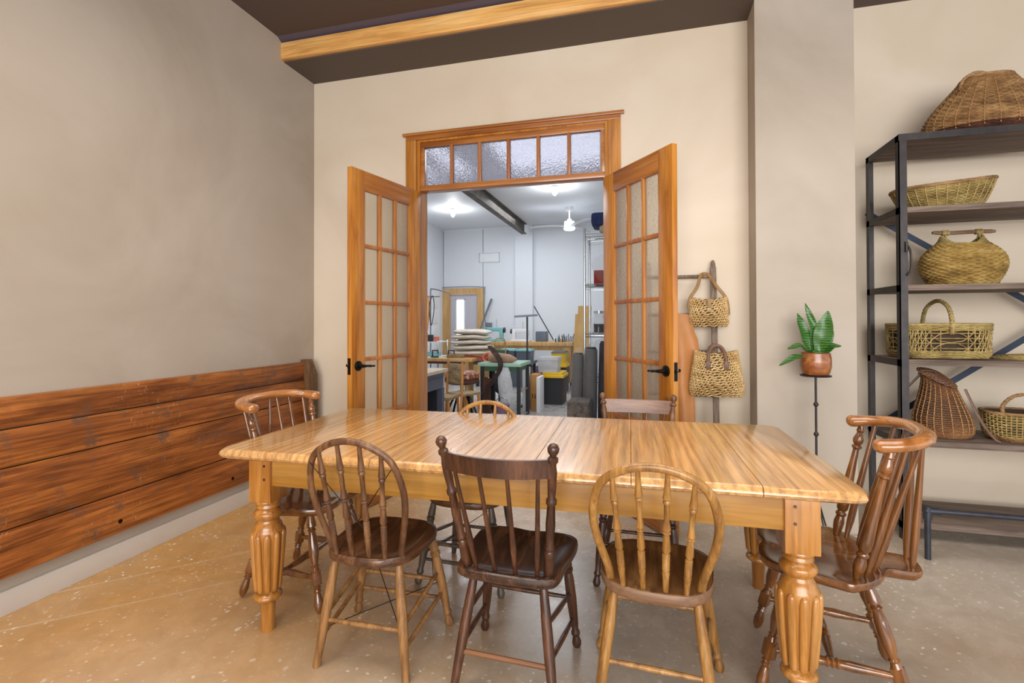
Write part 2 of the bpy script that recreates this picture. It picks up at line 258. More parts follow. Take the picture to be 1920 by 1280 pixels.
# ---------------------------------------------------------------- mesh helpers
class MB:
    def __init__(s): s.v = []; s.f = []; s.sm = []
    def add(s, vs, fs, smooth=True):
        o = len(s.v); s.v += [tuple(p) for p in vs]; s.f += [tuple(i+o for i in f) for f in fs]; s.sm += [smooth]*len(fs); return s
    def box(s, x0, x1, y0, y1, z0, z1, b=0.0):
        if b <= 0:
            vs = [(x, y, z) for z in (z0, z1) for x, y in ((x0, y0), (x1, y0), (x1, y1), (x0, y1))]
            return s.add(vs, [(0, 3, 2, 1), (4, 5, 6, 7), (0, 1, 5, 4), (1, 2, 6, 5), (2, 3, 7, 6), (3, 0, 4, 7)], False)
        bm = bmesh.new(); bmesh.ops.create_cube(bm, size=1)
        for v in bm.verts: v.co = Vector(((x0+x1)/2+v.co.x*(x1-x0), (y0+y1)/2+v.co.y*(y1-y0), (z0+z1)/2+v.co.z*(z1-z0)))
        bmesh.ops.bevel(bm, geom=list(bm.edges), offset=b, segments=2, affect='EDGES', profile=0.6)
        return s.bm(bm)
    def bm(s, bm, mat=None, smooth=True):
        bm.verts.index_update()
        s.add([(mat @ v.co if mat else v.co) for v in bm.verts], [[v.index for v in f.verts] for f in bm.faces], smooth); bm.free(); return s
    def obox(s, c, size, rot=(0, 0, 0), b=0.0):
        t = MB(); t.box(-size[0]/2, size[0]/2, -size[1]/2, size[1]/2, -size[2]/2, size[2]/2, b)
        from mathutils import Euler
        mt = Matrix.Translation(c) @ Euler(rot).to_matrix().to_4x4()
        return s.add([mt @ Vector(p) for p in t.v], t.f, b > 0)
    def bar(s, p0, p1, w, h=None, b=0.0, upv=(0, 0, 1)):
        p0, p1 = Vector(p0), Vector(p1); h = h or w; d = (p1-p0); l = d.length; d.normalize()
        u = Vector(upv); u = u - d*u.dot(d)
        if u.length < 1e-4: u = Vector((0, 1, 0)) - d*d.y
        u.normalize(); x = d.cross(u)
        t = MB(); t.box(-w/2, w/2, -h/2, h/2, 0, l, b); mt = Matrix((x, u, d)).transposed()
        return s.add([p0 + mt @ Vector(p) for p in t.v], t.f, b > 0)
    def tube(s, pts, r, n=10, cap=True, flat=1.0, upv=None, closed=False):
        pts = [Vector(p) for p in pts]; k = len(pts)
        rs = [r]*k if not hasattr(r, '__len__') else list(r)
        ts = []
        for i in range(k):
            a = pts[(i-1) % k] if (closed or i > 0) else pts[i]; b = pts[(i+1) % k] if (closed or i < k-1) else pts[i]
            t = b-a; ts.append(t.normalized() if t.length > 1e-9 else Vector((0, 0, 1)))
        u = Vector(upv) if upv else (Vector((0, 0, 1)) if abs(ts[0].z) < 0.9 else Vector((0, 1, 0)))
        vs = []
        for i in range(k):
            t = ts[i]
            if upv: u = Vector(upv)
            u = (u - t*u.dot(t))
            if u.length < 1e-6: u = Vector((1, 0, 0)) - t*t.x
            u.normalize(); w = t.cross(u)
            for j in range(n):
                a = 2*PI*j/n; vs.append(pts[i] + w*math.cos(a)*rs[i] + u*math.sin(a)*rs[i]*flat)
        fs = []
        for i in range(k if closed else k-1):
            for j in range(n):
                a = i*n+j; b = i*n+(j+1) % n; i2 = (i+1) % k; fs.append((a, b, i2*n+(j+1) % n, i2*n+j))
        if cap and not closed: fs += [tuple(range(n-1, -1, -1)), tuple((k-1)*n+j for j in range(n))]
        return s.add(vs, fs)
    def lathe(s, p0, p1, prof, n=16):
        p0, p1 = Vector(p0), Vector(p1); d = p1-p0
        return s.tube([p0+d*t for t, r in prof], [r for t, r in prof], n)
    def prism(s, poly, z0, z1, tr=lambda p: p):
        k = len(poly); vs = [tr((x, y, z)) for z in (z0, z1) for x, y in poly]
        return s.add(vs, [tuple(range(k-1, -1, -1)), tuple(range(k, 2*k))] + [(i, (i+1) % k, k+(i+1) % k, k+i) for i in range(k)], False)
    def rings(s, rs, cap=True):
        """stack of equal-length closed loops"""
        n = len(rs[0]); vs = [p for r in rs for p in r]; fs = []
        for i in range(len(rs)-1):
            for j in range(n): fs.append((i*n+j, i*n+(j+1) % n, (i+1)*n+(j+1) % n, (i+1)*n+j))
        if cap: fs += [tuple(range(n-1, -1, -1)), tuple((len(rs)-1)*n+j for j in range(n))]
        return s.add(vs, fs)
    def build(s, name, mat, parent=None, world=False, angle=40, own_origin=True):
        """world=True: vertices are given in world space, the parent's placement is taken out"""
        vs = s.v; loc = None
        if world and parent is not None:
            inv = (Matrix.Translation(parent.location) @ parent.rotation_euler.to_matrix().to_4x4()).inverted()
            if parent.parent is not None:
                pp = parent.parent; inv = inv @ (Matrix.Translation(pp.location) @ pp.rotation_euler.to_matrix().to_4x4()).inverted()
            vs = [inv @ Vector(p) for p in vs]
        if parent is None and own_origin:
            xs = [p[0] for p in vs]; ys = [p[1] for p in vs]; zs = [p[2] for p in vs]
            loc = Vector(((min(xs)+max(xs))/2, (min(ys)+max(ys))/2, min(zs))); vs = [Vector(p)-loc for p in vs]
        me = bpy.data.meshes.new(name); me.from_pydata([tuple(p) for p in vs], [], s.f)
        me.polygons.foreach_set('use_smooth', s.sm); me.update(); me.set_sharp_from_angle(angle=math.radians(angle))
        me.materials.append(mat if not isinstance(mat, str) else M[mat])
        o = bpy.data.objects.new(name, me); COL.objects.link(o)
        if loc is not None: o.location = loc
        o.parent = parent; return o
def tag(o, label, cat, group=None, kind=None):
    o['label'] = label; o['category'] = cat
    if group: o['group'] = group
    if kind: o['kind'] = kind
    return o
def thing(name, label, cat, loc=(0, 0, 0), rz=0, group=None):
    o = bpy.data.objects.new(name, None); COL.objects.link(o); o.location = loc; o.rotation_euler = (0, 0, rz); o.empty_display_size = 0.05
    return tag(o, label, cat, group)
def struct(name, mb, mat, parent=None, angle=40):
    o = mb.build(name, mat, parent, world=parent is not None, angle=angle, own_origin=False)
    if parent is None: o['kind'] = 'structure'
    return o
def smooth_path(pts, n=8, closed=False):
    """Catmull-Rom through pts"""
    P = [Vector(p) for p in pts]; out = []; k = len(P)
    for i in range(k if closed else k-1):
        if closed: a, b, c, d = P[(i-1) % k], P[i], P[(i+1) % k], P[(i+2) % k]
        else: a, b, c, d = P[max(i-1, 0)], P[i], P[i+1], P[min(i+2, k-1)]
        for j in range(n):
            t = j/n; out.append(0.5*((2*b)+(c-a)*t+(2*a-5*b+4*c-d)*t*t+(3*b-3*c+d-a)*t**3))
    if not closed: out.append(P[-1])
    return out

# ---------------------------------------------------------------- room shell
XL, YB, ZC, ZS = -2.75, 3.672, 3.52, 3.352
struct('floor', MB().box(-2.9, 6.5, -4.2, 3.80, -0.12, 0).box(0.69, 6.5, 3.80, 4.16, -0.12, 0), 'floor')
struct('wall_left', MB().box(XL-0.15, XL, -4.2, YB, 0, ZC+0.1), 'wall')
JL, JR, JT = -1.785, -0.245, 2.80       # rough opening
bw = MB().box(XL-0.15, JL-0.06, YB, YB+0.14, 0, ZC+0.1).box(JR+0.06, 0.70, YB, YB+0.14, 0, ZC+0.1).box(JL-0.06, JR+0.06, YB, YB+0.14, JT-0.02, ZC+0.1)
struct('wall_back', bw, 'wall_warm')
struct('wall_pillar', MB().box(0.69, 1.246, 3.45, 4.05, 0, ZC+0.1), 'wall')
struct('wall_right', MB().box(1.2, 6.5, 4.02, 4.16, 0, ZC+0.1), 'wall_warm')
struct('ceiling', MB().box(XL-0.15, 6.5, -4.2, 4.16, ZC, ZC+0.1), 'ceil')
struct('trim_1', MB().box(XL, 0.69, 3.30, YB, ZS, ZC), 'soff')
struct('trim_2', MB().prism([(3.225, ZC), (3.285, 3.487), (3.31, 3.487), (3.31, ZC)], XL, 0.69, lambda p: (p[2], p[0], p[1])), 'cove')
struct('trim_3', MB().box(XL, 0.69, 3.262, 3.30, ZS+0.006, 3.487, 0.004), 'beam')
struct('baseboard_left', MB().box(XL, XL+0.018, -4.2, YB, 0, 0.108, 0.003), 'base')

# ---------------------------------------------------------------- doorway with transom
jm = MB().box(JL-0.005, JL+0.03, YB-0.002, YB+0.142, 0, JT-0.05).box(JR-0.03, JR+0.005, YB-0.002, YB+0.142, 0, JT-0.05)
jm.box(JL-0.005, JR+0.005, YB-0.002, YB+0.142, JT-0.05, JT-0.02)
fr = struct('trim_4', jm, 'pine')
cs = MB()
for x0, x1 in ((JL-0.085, JL+0.005), (JR-0.005, JR+0.085)):
    cs.box(x0, x1, YB-0.022, YB-0.001, 0, JT-0.035, 0.004); cs.box(x0+0.024, x1-0.024, YB-0.029, YB-0.021, 0, JT-0.04, 0.004)
struct('casing', cs, 'pine', fr)
ch = MB().box(JL-0.085, JR+0.085, YB-0.022, YB-0.001, JT-0.035, JT, 0.003).box(JL-0.11, JR+0.11, YB-0.034, YB-0.001, JT, JT+0.022, 0.004)
struct('head_casing', ch, 'pine_h', fr)
TB, TT = 2.385, JT-0.055
ts = MB().box(JL+0.03, JR-0.03, YB+0.005, YB+0.10, TB-0.03, TB+0.012, 0.003).box(JL+0.03, JR-0.03, YB+0.015, YB+0.06, TT-0.035, TT+0.01, 0.003)
for x0 in (JL+0.03, JR-0.062): ts.box(x0, x0+0.032, YB+0.0155, YB+0.06, TB+0.012, TT-0.035, 0.003)
tr_ = struct('transom_sash', ts, 'pine_h', fr)
gx0, gx1 = JL+0.062, JR-0.062
for i in range(1, 6):
    x = gx0+(gx1-gx0)*i/6; struct('muntin', MB().box(x-0.013, x+0.013, YB+0.012, YB+0.055, TB+0.005, TT-0.03, 0.005), 'pine_s', tr_)
for i in range(6):
    a = gx0+(gx1-gx0)*i/6+0.008; b = gx0+(gx1-gx0)*(i+1)/6-0.008; struct('glass_pane', MB().box(a, b, YB+0.036, YB+0.041, TB+0.01, TT-0.03), 'glass_t', tr_)

def french_door(name, hinge, end, ztop, side):
    """leaf from hinge point to free end (plan), handle toward the free end; side = +1 when the room face is the camera-side face"""
    hv, ev = Vector(hinge), Vector(end); Wd = (ev-hv).length; ang = math.atan2(ev.y-hv.y, ev.x-hv.x)
    o = bpy.data.objects.new(name, None); COL.objects.link(o); o.location = (hv.x, hv.y, 0.012); o.rotation_euler = (0, 0, ang); o['kind'] = 'structure'
    Hh = ztop-0.012; T = 0.038; S = 0.125
    t0, t1 = (-T, 0) if side > 0 else (0, T)
    st = MB()
    for a, b in ((0, S), (Wd-S, Wd)): st.box(a, b, t0, t1, 0, Hh, 0.003)
    st.build('stile', 'pine', o)
    MB().box(S, Wd-S, t0+0.001, t1-0.001, Hh-0.125, Hh, 0.002).build('top_rail', 'pine_h', o)
    MB().box(S, Wd-S, t0+0.001, t1-0.001, 0, 0.24, 0.002).build('bottom_rail', 'pine_h', o)
    z0, z1 = 0.24, Hh-0.125; x0, x1 = S, Wd-S; ym = (t0+t1)/2
    for i in range(3): 
        for k in range(5):
            a = x0+(x1-x0)*i/3+0.007; b = x0+(x1-x0)*(i+1)/3-0.007; c = z0+(z1-z0)*k/5+0.006; d = z0+(z1-z0)*(k+1)/5-0.006
            MB().box(a, b, ym-0.002, ym+0.002, c, d).build('glass_pane', 'glass_d', o)
    mv = MB()
    for i in range(0, 4):
        x = x0+(x1-x0)*i/3; w = 0.012 if 0 < i < 3 else 0.009
        mv.box(x-w, x+w, t0+0.003, t1-0.003, z0, z1, 0.005)
    mv.build('vertical_muntin', 'pine_b', o)
    mh = MB()
    for k in range(0, 6):
        z = z0+(z1-z0)*k/5; w = 0.013 if 0 < k < 5 else 0.009
        mh.box(x0, x1, t0+0.002, t1-0.002, z-w, z+w, 0.005)
    mh.build('horizontal_muntin', 'pine_s', o)
    for sg, face in ((-1, t0), (1, t1)):
        hx = Wd-0.062; hz = 0.985
        h = MB().lathe((hx, face, hz), (hx, face+sg*0.05, hz), [(0, 0.034), (0.12, 0.034), (0.2, 0.028), (0.24, 0.013), (1, 0.012)], 20)
        h.tube(smooth_path([(hx+0.012, face+sg*0.05, hz), (hx-0.03, face+sg*0.055, hz), (hx-0.07, face+sg*0.05, hz-0.004), (hx-0.105, face+sg*0.05, hz-0.006)], 5),
               [0.011]*4+[0.0085]*4+[0.010]*3+[0.007]*5, 10)
        h.build('lever_handle', 'black', o)
    MB().box(Wd-0.001, Wd+0.002, ym-0.012, ym+0.012, 0.93, 1.04).lathe((Wd, ym, 0.985), (Wd+0.012, ym, 0.985), [(0, 0.009), (1, 0.007)], 10).build('latch_plate', 'black', o)
    return o
french_door('door_1', (-1.775, 3.65), (-1.925, 2.915), 2.338, -1)
french_door('door_2', (-0.255, 3.65), (0.19, 3.055), 2.338, 1)

# ---------------------------------------------------------------- long plank bench back on the left wall
t = thing('bench_back', 'long worn red-brown plank pew back mounted low along the left wall', 'bench', (XL+0.03, 1.2, 0.176))
zb = [0.176, 0.383, 0.655, 0.825, 0.968]; dep = [0.045, 0.042, 0.040, 0.036]
for i in range(4):
    b = MB().box(XL+0.004, XL+dep[i], -2.4, 3.50, zb[i]+(0.003 if i else 0), zb[i+1]-0.003, 0.003)
    b.build('plank', 'bench', t, world=True)
for y in (0.9, 2.016, 2.761):
    MB().lathe((XL+0.043, y, 0.235), (XL+0.0465, y, 0.235), [(0, 0.011), (1, 0.011)], 14).build('bolt_hole', 'black', t, world=True)
pe = [(XL+0.004, 0.16), (XL+0.09, 0.16), (XL+0.115, 0.5), (XL+0.115, 0.86), (XL+0.06, 0.985), (XL+0.004, 0.985)]
MB().prism(pe, 3.50, 3.57, lambda p: (p[0], p[2], p[1])).build('end_post', 'benchend', t, world=True)

# ---------------------------------------------------------------- farmhouse table
tb = thing('dining_table', 'long golden pine farmhouse table with fluted turned legs in the centre of the room', 'table', (-0.54, 2.20, 0), 0.027)
hx, hy = 1.195, 0.515
cuts = [-hx, -0.83, -0.485, -0.155, 0.13, 0.48, 0.885, hx]
tp = MB()
def board(a, b, first, last):
    c = 0.05; z0, z1 = 0.732, 0.77
    def outline(e):
        p = []
        x0, x1, y0, y1 = a+(e if first else 0.0012), b-(e if last else 0.0012), -hy+e, hy-e
        p += [(x0+c, y0), (x1-c, y0)] if False else []
        p += ([(x0, y0+c), (x0+c*0.3, y0+c*0.3), (x0+c, y0)] if first else [(x0, y0)])
        p += ([(x1-c, y0), (x1-c*0.3, y0+c*0.3), (x1, y0+c)] if last else [(x1, y0)])
        p += ([(x1, y1-c), (x1-c*0.3, y1-c*0.3), (x1-c, y1)] if last else [(x1, y1)])
        p += ([(x0+c, y1), (x0+c*0.3, y1-c*0.3), (x0, y1-c)] if first else [(x0, y1)])
        return p
    R = []
    for e, z in ((0.014, z0), (0.004, z0+0.006), (0.0, z0+0.015), (0.003, z0+0.026), (0.010, z1-0.003), (0.016, z1)):
        R.append([(x, y, z) for x, y in outline(e)])
    tp.rings(R)
for i in range(7): board(cuts[i], cuts[i+1], i == 0, i == 6)
tp.build('table_top', 'top', tb, angle=25)
lx, ly = 1.01, 0.415
for sy, ex in ((-1, 0), (1, 0.07)): MB().box(-lx+0.05-ex, lx-0.05+ex, sy*(ly+0.03)-0.011, sy*(ly+0.03)+0.011, 0.618, 0.732, 0.002).build('apron', 'apron', tb)
for sx in (-1, 1): MB().bar((sx*(lx+0.03), -ly+0.05, 0.675), (sx*(lx+0.095), ly-0.05, 0.675), 0.022, 0.114, 0.002).build('apron', 'apron', tb)
for sx in (-1, 1):
    for sy in (-1, 1):
        cx, cy = sx*(lx+(0.07 if sy > 0 else 0)), sy*ly; w = 0.052
        g = MB().box(cx-w, cx+w, cy-w, cy+w, 0.548, 0.732, 0.004)
        pr = [(0.552, 0.046), (0.545, 0.050), (0.538, 0.050), (0.532, 0.044), (0.526, 0.046), (0.520, 0.047), (0.514, 0.040), (0.507, 0.047), (0.498, 0.056), (0.486, 0.057), (0.474, 0.050), (0.466, 0.042),
              (0.458, 0.044), (0.452, 0.047), (0.444, 0.053), (0.436, 0.055), (0.430, 0.057), (0.422, 0.061), (0.405, 0.061), (0.38, 0.058), (0.30, 0.052), (0.22, 0.046), (0.180, 0.043), (0.177, 0.038), (0.168, 0.036)]
        g.tube([(cx, cy, z) for z, r in pr], [r for z, r in pr], 28)
        for k in range(10):
            a = 2*PI*(k+0.5)/10
            zz = [0.420, 0.416, 0.408, 0.39, 0.34, 0.30, 0.26, 0.22, 0.19, 0.179, 0.175]
            rr = [0.060, 0.061, 0.0615, 0.0605, 0.0575, 0.055, 0.052, 0.049, 0.0465, 0.0455, 0.044]
            wd = [0.004, 0.009, 0.0125, 0.0145, 0.0145, 0.0140, 0.0136, 0.0130, 0.0125, 0.012, 0.008]
            g.tube([(cx+math.cos(a)*r, cy+math.sin(a)*r, z) for z, r in zip(zz, rr)], wd, 10, upv=(math.cos(a), math.sin(a), 0), flat=0.75)
        pf = [(0.170, 0.034), (0.163, 0.040), (0.158, 0.051), (0.150, 0.056), (0.142, 0.055), (0.134, 0.047), (0.126, 0.036), (0.118, 0.030), (0.09, 0.029), (0.075, 0.028), (0.0, 0.026)]
        g.tube([(cx, cy, z) for z, r in pf], [r for z, r in pf], 24)
        lg = g.build('leg', 'tleg', tb, angle=50)
        for zz in (0.70, 0.645): MB().lathe((cx-sx*0.022, cy+sy*0.051, zz), (cx-sx*0.022, cy+sy*0.0545, zz), [(0, 0.006), (1, 0.005)], 8).build('peg', 'dark', lg)

# ---------------------------------------------------------------- chairs (local: +Y is the way the sitter faces)
def seat_mesh(outline, z, th, dish, mat_round=0.006):
    """outline: closed list of (x,y) ccw"""
    R = []; cx = sum(p[0] for p in outline)/len(outline); cyy = sum(p[1] for p in outline)/len(outline)
    def sc(k, zz, off=0): return [(cx+(x-cx)*k, cyy+(y-cyy)*k, zz) for x, y in outline]
    R = [sc(0.0001, z-th), sc(0.9, z-th), sc(0.975, z-th+0.002), sc(0.995, z-th+0.008), sc(1, z-th*0.45), sc(0.992, z-0.004), sc(0.97, z), sc(0.88, z), sc(0.78, z-dish*0.5), sc(0.6, z-dish*0.9), sc(0.3, z-dish), sc(0.0001, z-dish)]
    return MB().rings(R, cap=False)
def superellipse(a, b, n, k=48, taper=0.0, cy=0.0):
    out = []
    for i in range(k):
        t = 2*PI*i/k; c, s_ = math.cos(t), math.sin(t)
        x = a*math.copysign(abs(c)**(2/n), c); y = b*math.copysign(abs(s_)**(2/n), s_)
        out.append((x*(1+taper*y/b), y+cy))
    return out
LEG_PLAIN = [(0, 0.012), (0.1, 0.0155), (0.35, 0.0185), (0.6, 0.0185), (0.85, 0.0155), (1, 0.0135)]
LEG_TURN = [(0, 0.013), (0.12, 0.017), (0.17, 0.019), (0.185, 0.0145), (0.20, 0.020), (0.225, 0.020), (0.24, 0.0155), (0.3, 0.019), (0.5, 0.0205), (0.72, 0.0165), (0.82, 0.013), (0.845, 0.0175), (0.865, 0.0175), (0.88, 0.0125), (0.90, 0.0135), (0.95, 0.0185), (0.98, 0.017), (1, 0.012)]
SPIN_RING = [(0, 0.0075), (0.10, 0.0085), (0.17, 0.0105), (0.22, 0.0135), (0.233, 0.009), (0.245, 0.0125), (0.257, 0.0125), (0.268, 0.009), (0.40, 0.0085), (0.47, 0.0135), (0.485, 0.009), (0.497, 0.0135), (0.51, 0.009), (0.55, 0.0105), (0.64, 0.0135), (0.66, 0.0095)] + \
            [(0.67+0.0085*i, 0.0122 if i % 2 else 0.0088) for i in range(16)] + [(0.81, 0.0105), (0.83, 0.0125), (0.86, 0.0110), (1.0, 0.0085)]
SPIN_SLIM = [(0, 0.0065), (0.25, 0.0075), (0.5, 0.0085), (0.72, 0.0115), (0.82, 0.0105), (1, 0.0075)]
def lerp(a, b, t): return Vector(a)*(1-t)+Vector(b)*t
def legs_and_stretchers(t, tops, feet, front, rear, lm, sm, sr=0.0085, levels=((0.40, 0.72),), fl=(0.62,), bl=(0.74,)):
    """tops/feet order: FL FR RL RR"""
    L = []
    for i in range(4):
        MB().lathe(tops[i], feet[i], front if i < 2 else rear, 14).build('leg', lm, t); L.append((tops[i], feet[i]))
    sp = [(0, 0.8), (0.25, 1), (0.5, 1.15), (0.75, 1), (1, 0.8)]
    def st(a, b, mat=sm): MB().lathe(a, b, [(q, sr*k) for q, k in sp], 10).build('stretcher', mat, t)
    for fa, ra in levels:
        for f, r in ((0, 2), (1, 3)): st(lerp(*L[f], fa), lerp(*L[r], ra))
    for q in fl: st(lerp(*L[0], q), lerp(*L[1], q))
    for q in bl: st(lerp(*L[2], q), lerp(*L[3], q))
    return L
def hoop_chair(name, label, loc, rz, zt=0.43, top=0.876, mats=('hoopA', 'legA', 'seatA', 'hoopA'), lean=0.12, w=0.185, wires=False, hoopr=0.0125, edge=None, tall=LEG_TURN, feet_r=(0.182, -0.18), feet_f=(0.218, 0.175), lv=((0.40, 0.55), (0.62, 0.74))):
    hm, lm, sm, pm = mats
    t = thing(name, label, 'chair', loc, rz)
    so = seat_mesh(superellipse(0.19, 0.197, 3.0, 56, 0.06), zt, 0.034, 0.014).build('seat', sm, t)
    if edge:
        b = MB(); o = superellipse(0.1915, 0.1985, 3.0, 56, 0.06)
        b.rings([[(x*k, y*k, z) for x, y in o] for k, z in ((0.985, zt-0.0345), (1.0, zt-0.03), (1.0, zt-0.006), (0.985, zt-0.0005))], cap=False)
        b.build('seat_edge', edge, so)
    yb = -0.145; hk_ = (top-zt)/0.446
    pts = [(-0.142, yb+0.012, zt-0.02), (-0.150, yb, zt+0.04), (-w*0.97, yb-lean*0.30, zt+0.17*hk_), (-w, yb-lean*0.55, zt+0.27*hk_), (-w*0.84, yb-lean*0.80, zt+0.37*hk_), (-w*0.46, yb-lean*0.96, top-0.022*hk_), (0, yb-lean, top-0.004)]
    pts = pts + [(-x, y, z) for x, y, z in pts[-2::-1]]
    sp = smooth_path(pts, 7)
    MB().tube(sp, hoopr, 12, flat=0.8, upv=(0, 1, 0)).build('hoop', hm, t)
    zs_top = lambda x: max(p.z for p in sp if abs(p.x-x) < 0.02)
    for x0, x1 in ((-0.098, -0.125), (-0.036, -0.045), (0.034, 0.043), (0.096, 0.123)):
        z1 = zs_top(x1)-0.004; ky = (z1-zt)/(top-zt)
        MB().lathe((x1, yb-lean*ky, z1), (x0, yb-0.028, zt-0.005), SPIN_RING, 12).build('spindle', pm, t)
    tops = [(-0.15, 0.13, zt-0.03), (0.15, 0.13, zt-0.03), (-0.13, -0.13, zt-0.03), (0.13, -0.13, zt-0.03)]
    feet = [(-feet_f[0], feet_f[1], 0), (feet_f[0], feet_f[1], 0), (-feet_r[0], feet_r[1], 0), (feet_r[0], feet_r[1], 0)]
    legs_and_stretchers(t, tops, feet, tall, LEG_PLAIN, lm, lm, levels=lv, fl=(0.5, 0.7) if wires else (0.45,), bl=(0.58,))
    if wires:
        wm = MB().tube([(-0.165, yb-lean*0.85, zt+0.355), (0.12, -0.158, zt-0.028)], 0.0016, 6).tube([(0.165, yb-lean*0.8, zt+0.36), (-0.12, -0.158, zt-0.028)], 0.0016, 6)
        wm.build('back_wire', 'wire', t)
        wm = MB().tube([(-0.15, 0.13, zt-0.04), (0.173, -0.165, 0.115)], 0.0018, 6).tube([(-0.172, -0.17, 0.135), (0.2, 0.158, 0.2)], 0.0018, 6).tube([(0.15, 0.13, zt-0.04), (0.16, 0.13, 0.2)], 0.0016, 6)
        wm.build('brace_wire', 'wire', t)
    return t
def post_chair(name, label, loc, rz, zt=0.43, top=0.908, mats=('dark', 'dark', 'darkseat', 'dark', 'darkrail'), lean=0.13, w=0.195, carved=False, nsp=4, crest_h=0.062, bow=0.05):
    pm, lm, sm, cm, rm = mats
    t = thing(name, label, 'chair', loc, rz)
    pts = [(-0.155, -0.185), (-0.185, -0.15), (-0.193, -0.05), (-0.205, 0.08), (-0.20, 0.155), (-0.165, 0.19), (-0.08, 0.198), (0, 0.185), (0.08, 0.198), (0.165, 0.19), (0.20, 0.155), (0.205, 0.08), (0.193, -0.05), (0.185, -0.15), (0.155, -0.185), (0.07, -0.198), (-0.07, -0.198)]
    out = [(p.x, p.y) for p in smooth_path([(x, y, 0) for x, y in pts], 4, True)]
    seat_mesh(out[::-1] if False else out, zt, 0.036, 0.018).build('seat', sm, t)
    yb = -0.145
    PP = [(0, 0.017), (0.07, 0.018), (0.16, 0.0155), (0.20, 0.018), (0.215, 0.013), (0.23, 0.018), (0.245, 0.018), (0.26, 0.014), (0.42, 0.0165), (0.56, 0.013), (0.575, 0.018), (0.60, 0.018), (0.615, 0.0125), (0.70, 0.015), (0.80, 0.0155), (0.84, 0.012), (0.862, 0.012), (0.875, 0.0175), (0.895, 0.0175), (0.91, 0.010), (0.925, 0.0125), (0.945, 0.0185), (0.965, 0.0195), (0.985, 0.0145), (1, 0.004)]
    B = [(-0.148, yb, zt-0.01), (0.148, yb, zt-0.01)]; T = [(-w, yb-lean, top), (w, yb-lean, top)]
    for i in (0, 1): MB().lathe(B[i], T[i], PP, 14).build('back_post', pm, t)
    # curved crest rail
    zc = top-0.085 if not carved else top-0.07
    k = (zc-zt)/(top-zt); xw = 0.148+(w-0.148)*k; yc = yb-lean*k; R = []
    n = 16
    for i in range(n+1):
        u = -1+2*i/n; x = u*(xw-0.004); dy = -bow*(1-u*u); ht = crest_h*0.5
        y = yc+dy; a = 0.0085
        R.append([(x, y-a, zc-ht), (x, y+a, zc-ht), (x, y+a*0.8-0.01, zc+ht), (x, y-a*0.8-0.01, zc+ht)])
    g = MB(); g.rings(R); g.sm = [True]*len(g.sm); cr = g.build('crest_rail', cm, t, angle=50)
    if carved:
        c = MB()
        def sp(cx, cz, r, turns, dr):
            q = []
            for i in range(22):
                a = turns*2*PI*i/21; rr = r*(1-0.75*i/21); X = cx+dr*math.cos(a)*rr; Z_ = cz+math.sin(a)*rr
                q.append((X, yc-bow*(1-(X/xw)**2)-0.0115-0.005*(Z_-zc)/ (crest_h*0.5), Z_))
            c.tube(q, 0.0022, 5)
        for cx, dr in ((-0.035, 1), (0.035, -1), (-0.105, -1), (0.105, 1), (-0.07, 1), (0.07, -1)): sp(cx, zc+0.004, 0.017, 1.3, dr)
        q = []
        for i in range(30):
            X = -0.145+0.29*i/29; q.append((X, yc-bow*(1-(X/xw)**2)-0.0105, zc-0.014+0.006*math.cos(i*1.1)))
        c.tube(q, 0.0018, 5); c.build('carving', 'dark', cr)
    for i in range(nsp):
        u = -1+2*(i+0.5)/nsp; x1 = u*xw*1.02; y1 = yc-bow*(1-u*u)+0.002; x0 = u*0.148*1.0; y0 = yb-0.022*(1-u*u)
        MB().lathe((x1, y1, zc-crest_h*0.45), (x0, y0, zt-0.006), SPIN_SLIM, 10).build('spindle', pm, t)
    tops = [(-0.155, 0.13, zt-0.03), (0.155, 0.13, zt-0.03), (-0.125, -0.13, zt-0.03), (0.125, -0.13, zt-0.03)]
    feet = [(-0.195, 0.165, 0), (0.195, 0.165, 0), (-0.18, -0.205, 0), (0.18, -0.205, 0)]
    legs_and_stretchers(t, tops, feet, LEG_TURN, LEG_PLAIN, lm, lm, levels=((0.45, 0.35), (0.70, 0.62)), fl=(0.5,), bl=())
    L2, L3 = (tops[2], feet[2]), (tops[3], feet[3])
    MB().lathe(lerp(*L2, 0.66), lerp(*L3, 0.66), [(0, 0.009), (0.5, 0.0095), (1, 0.009)], 10).build('stretcher', rm, t)
    return t
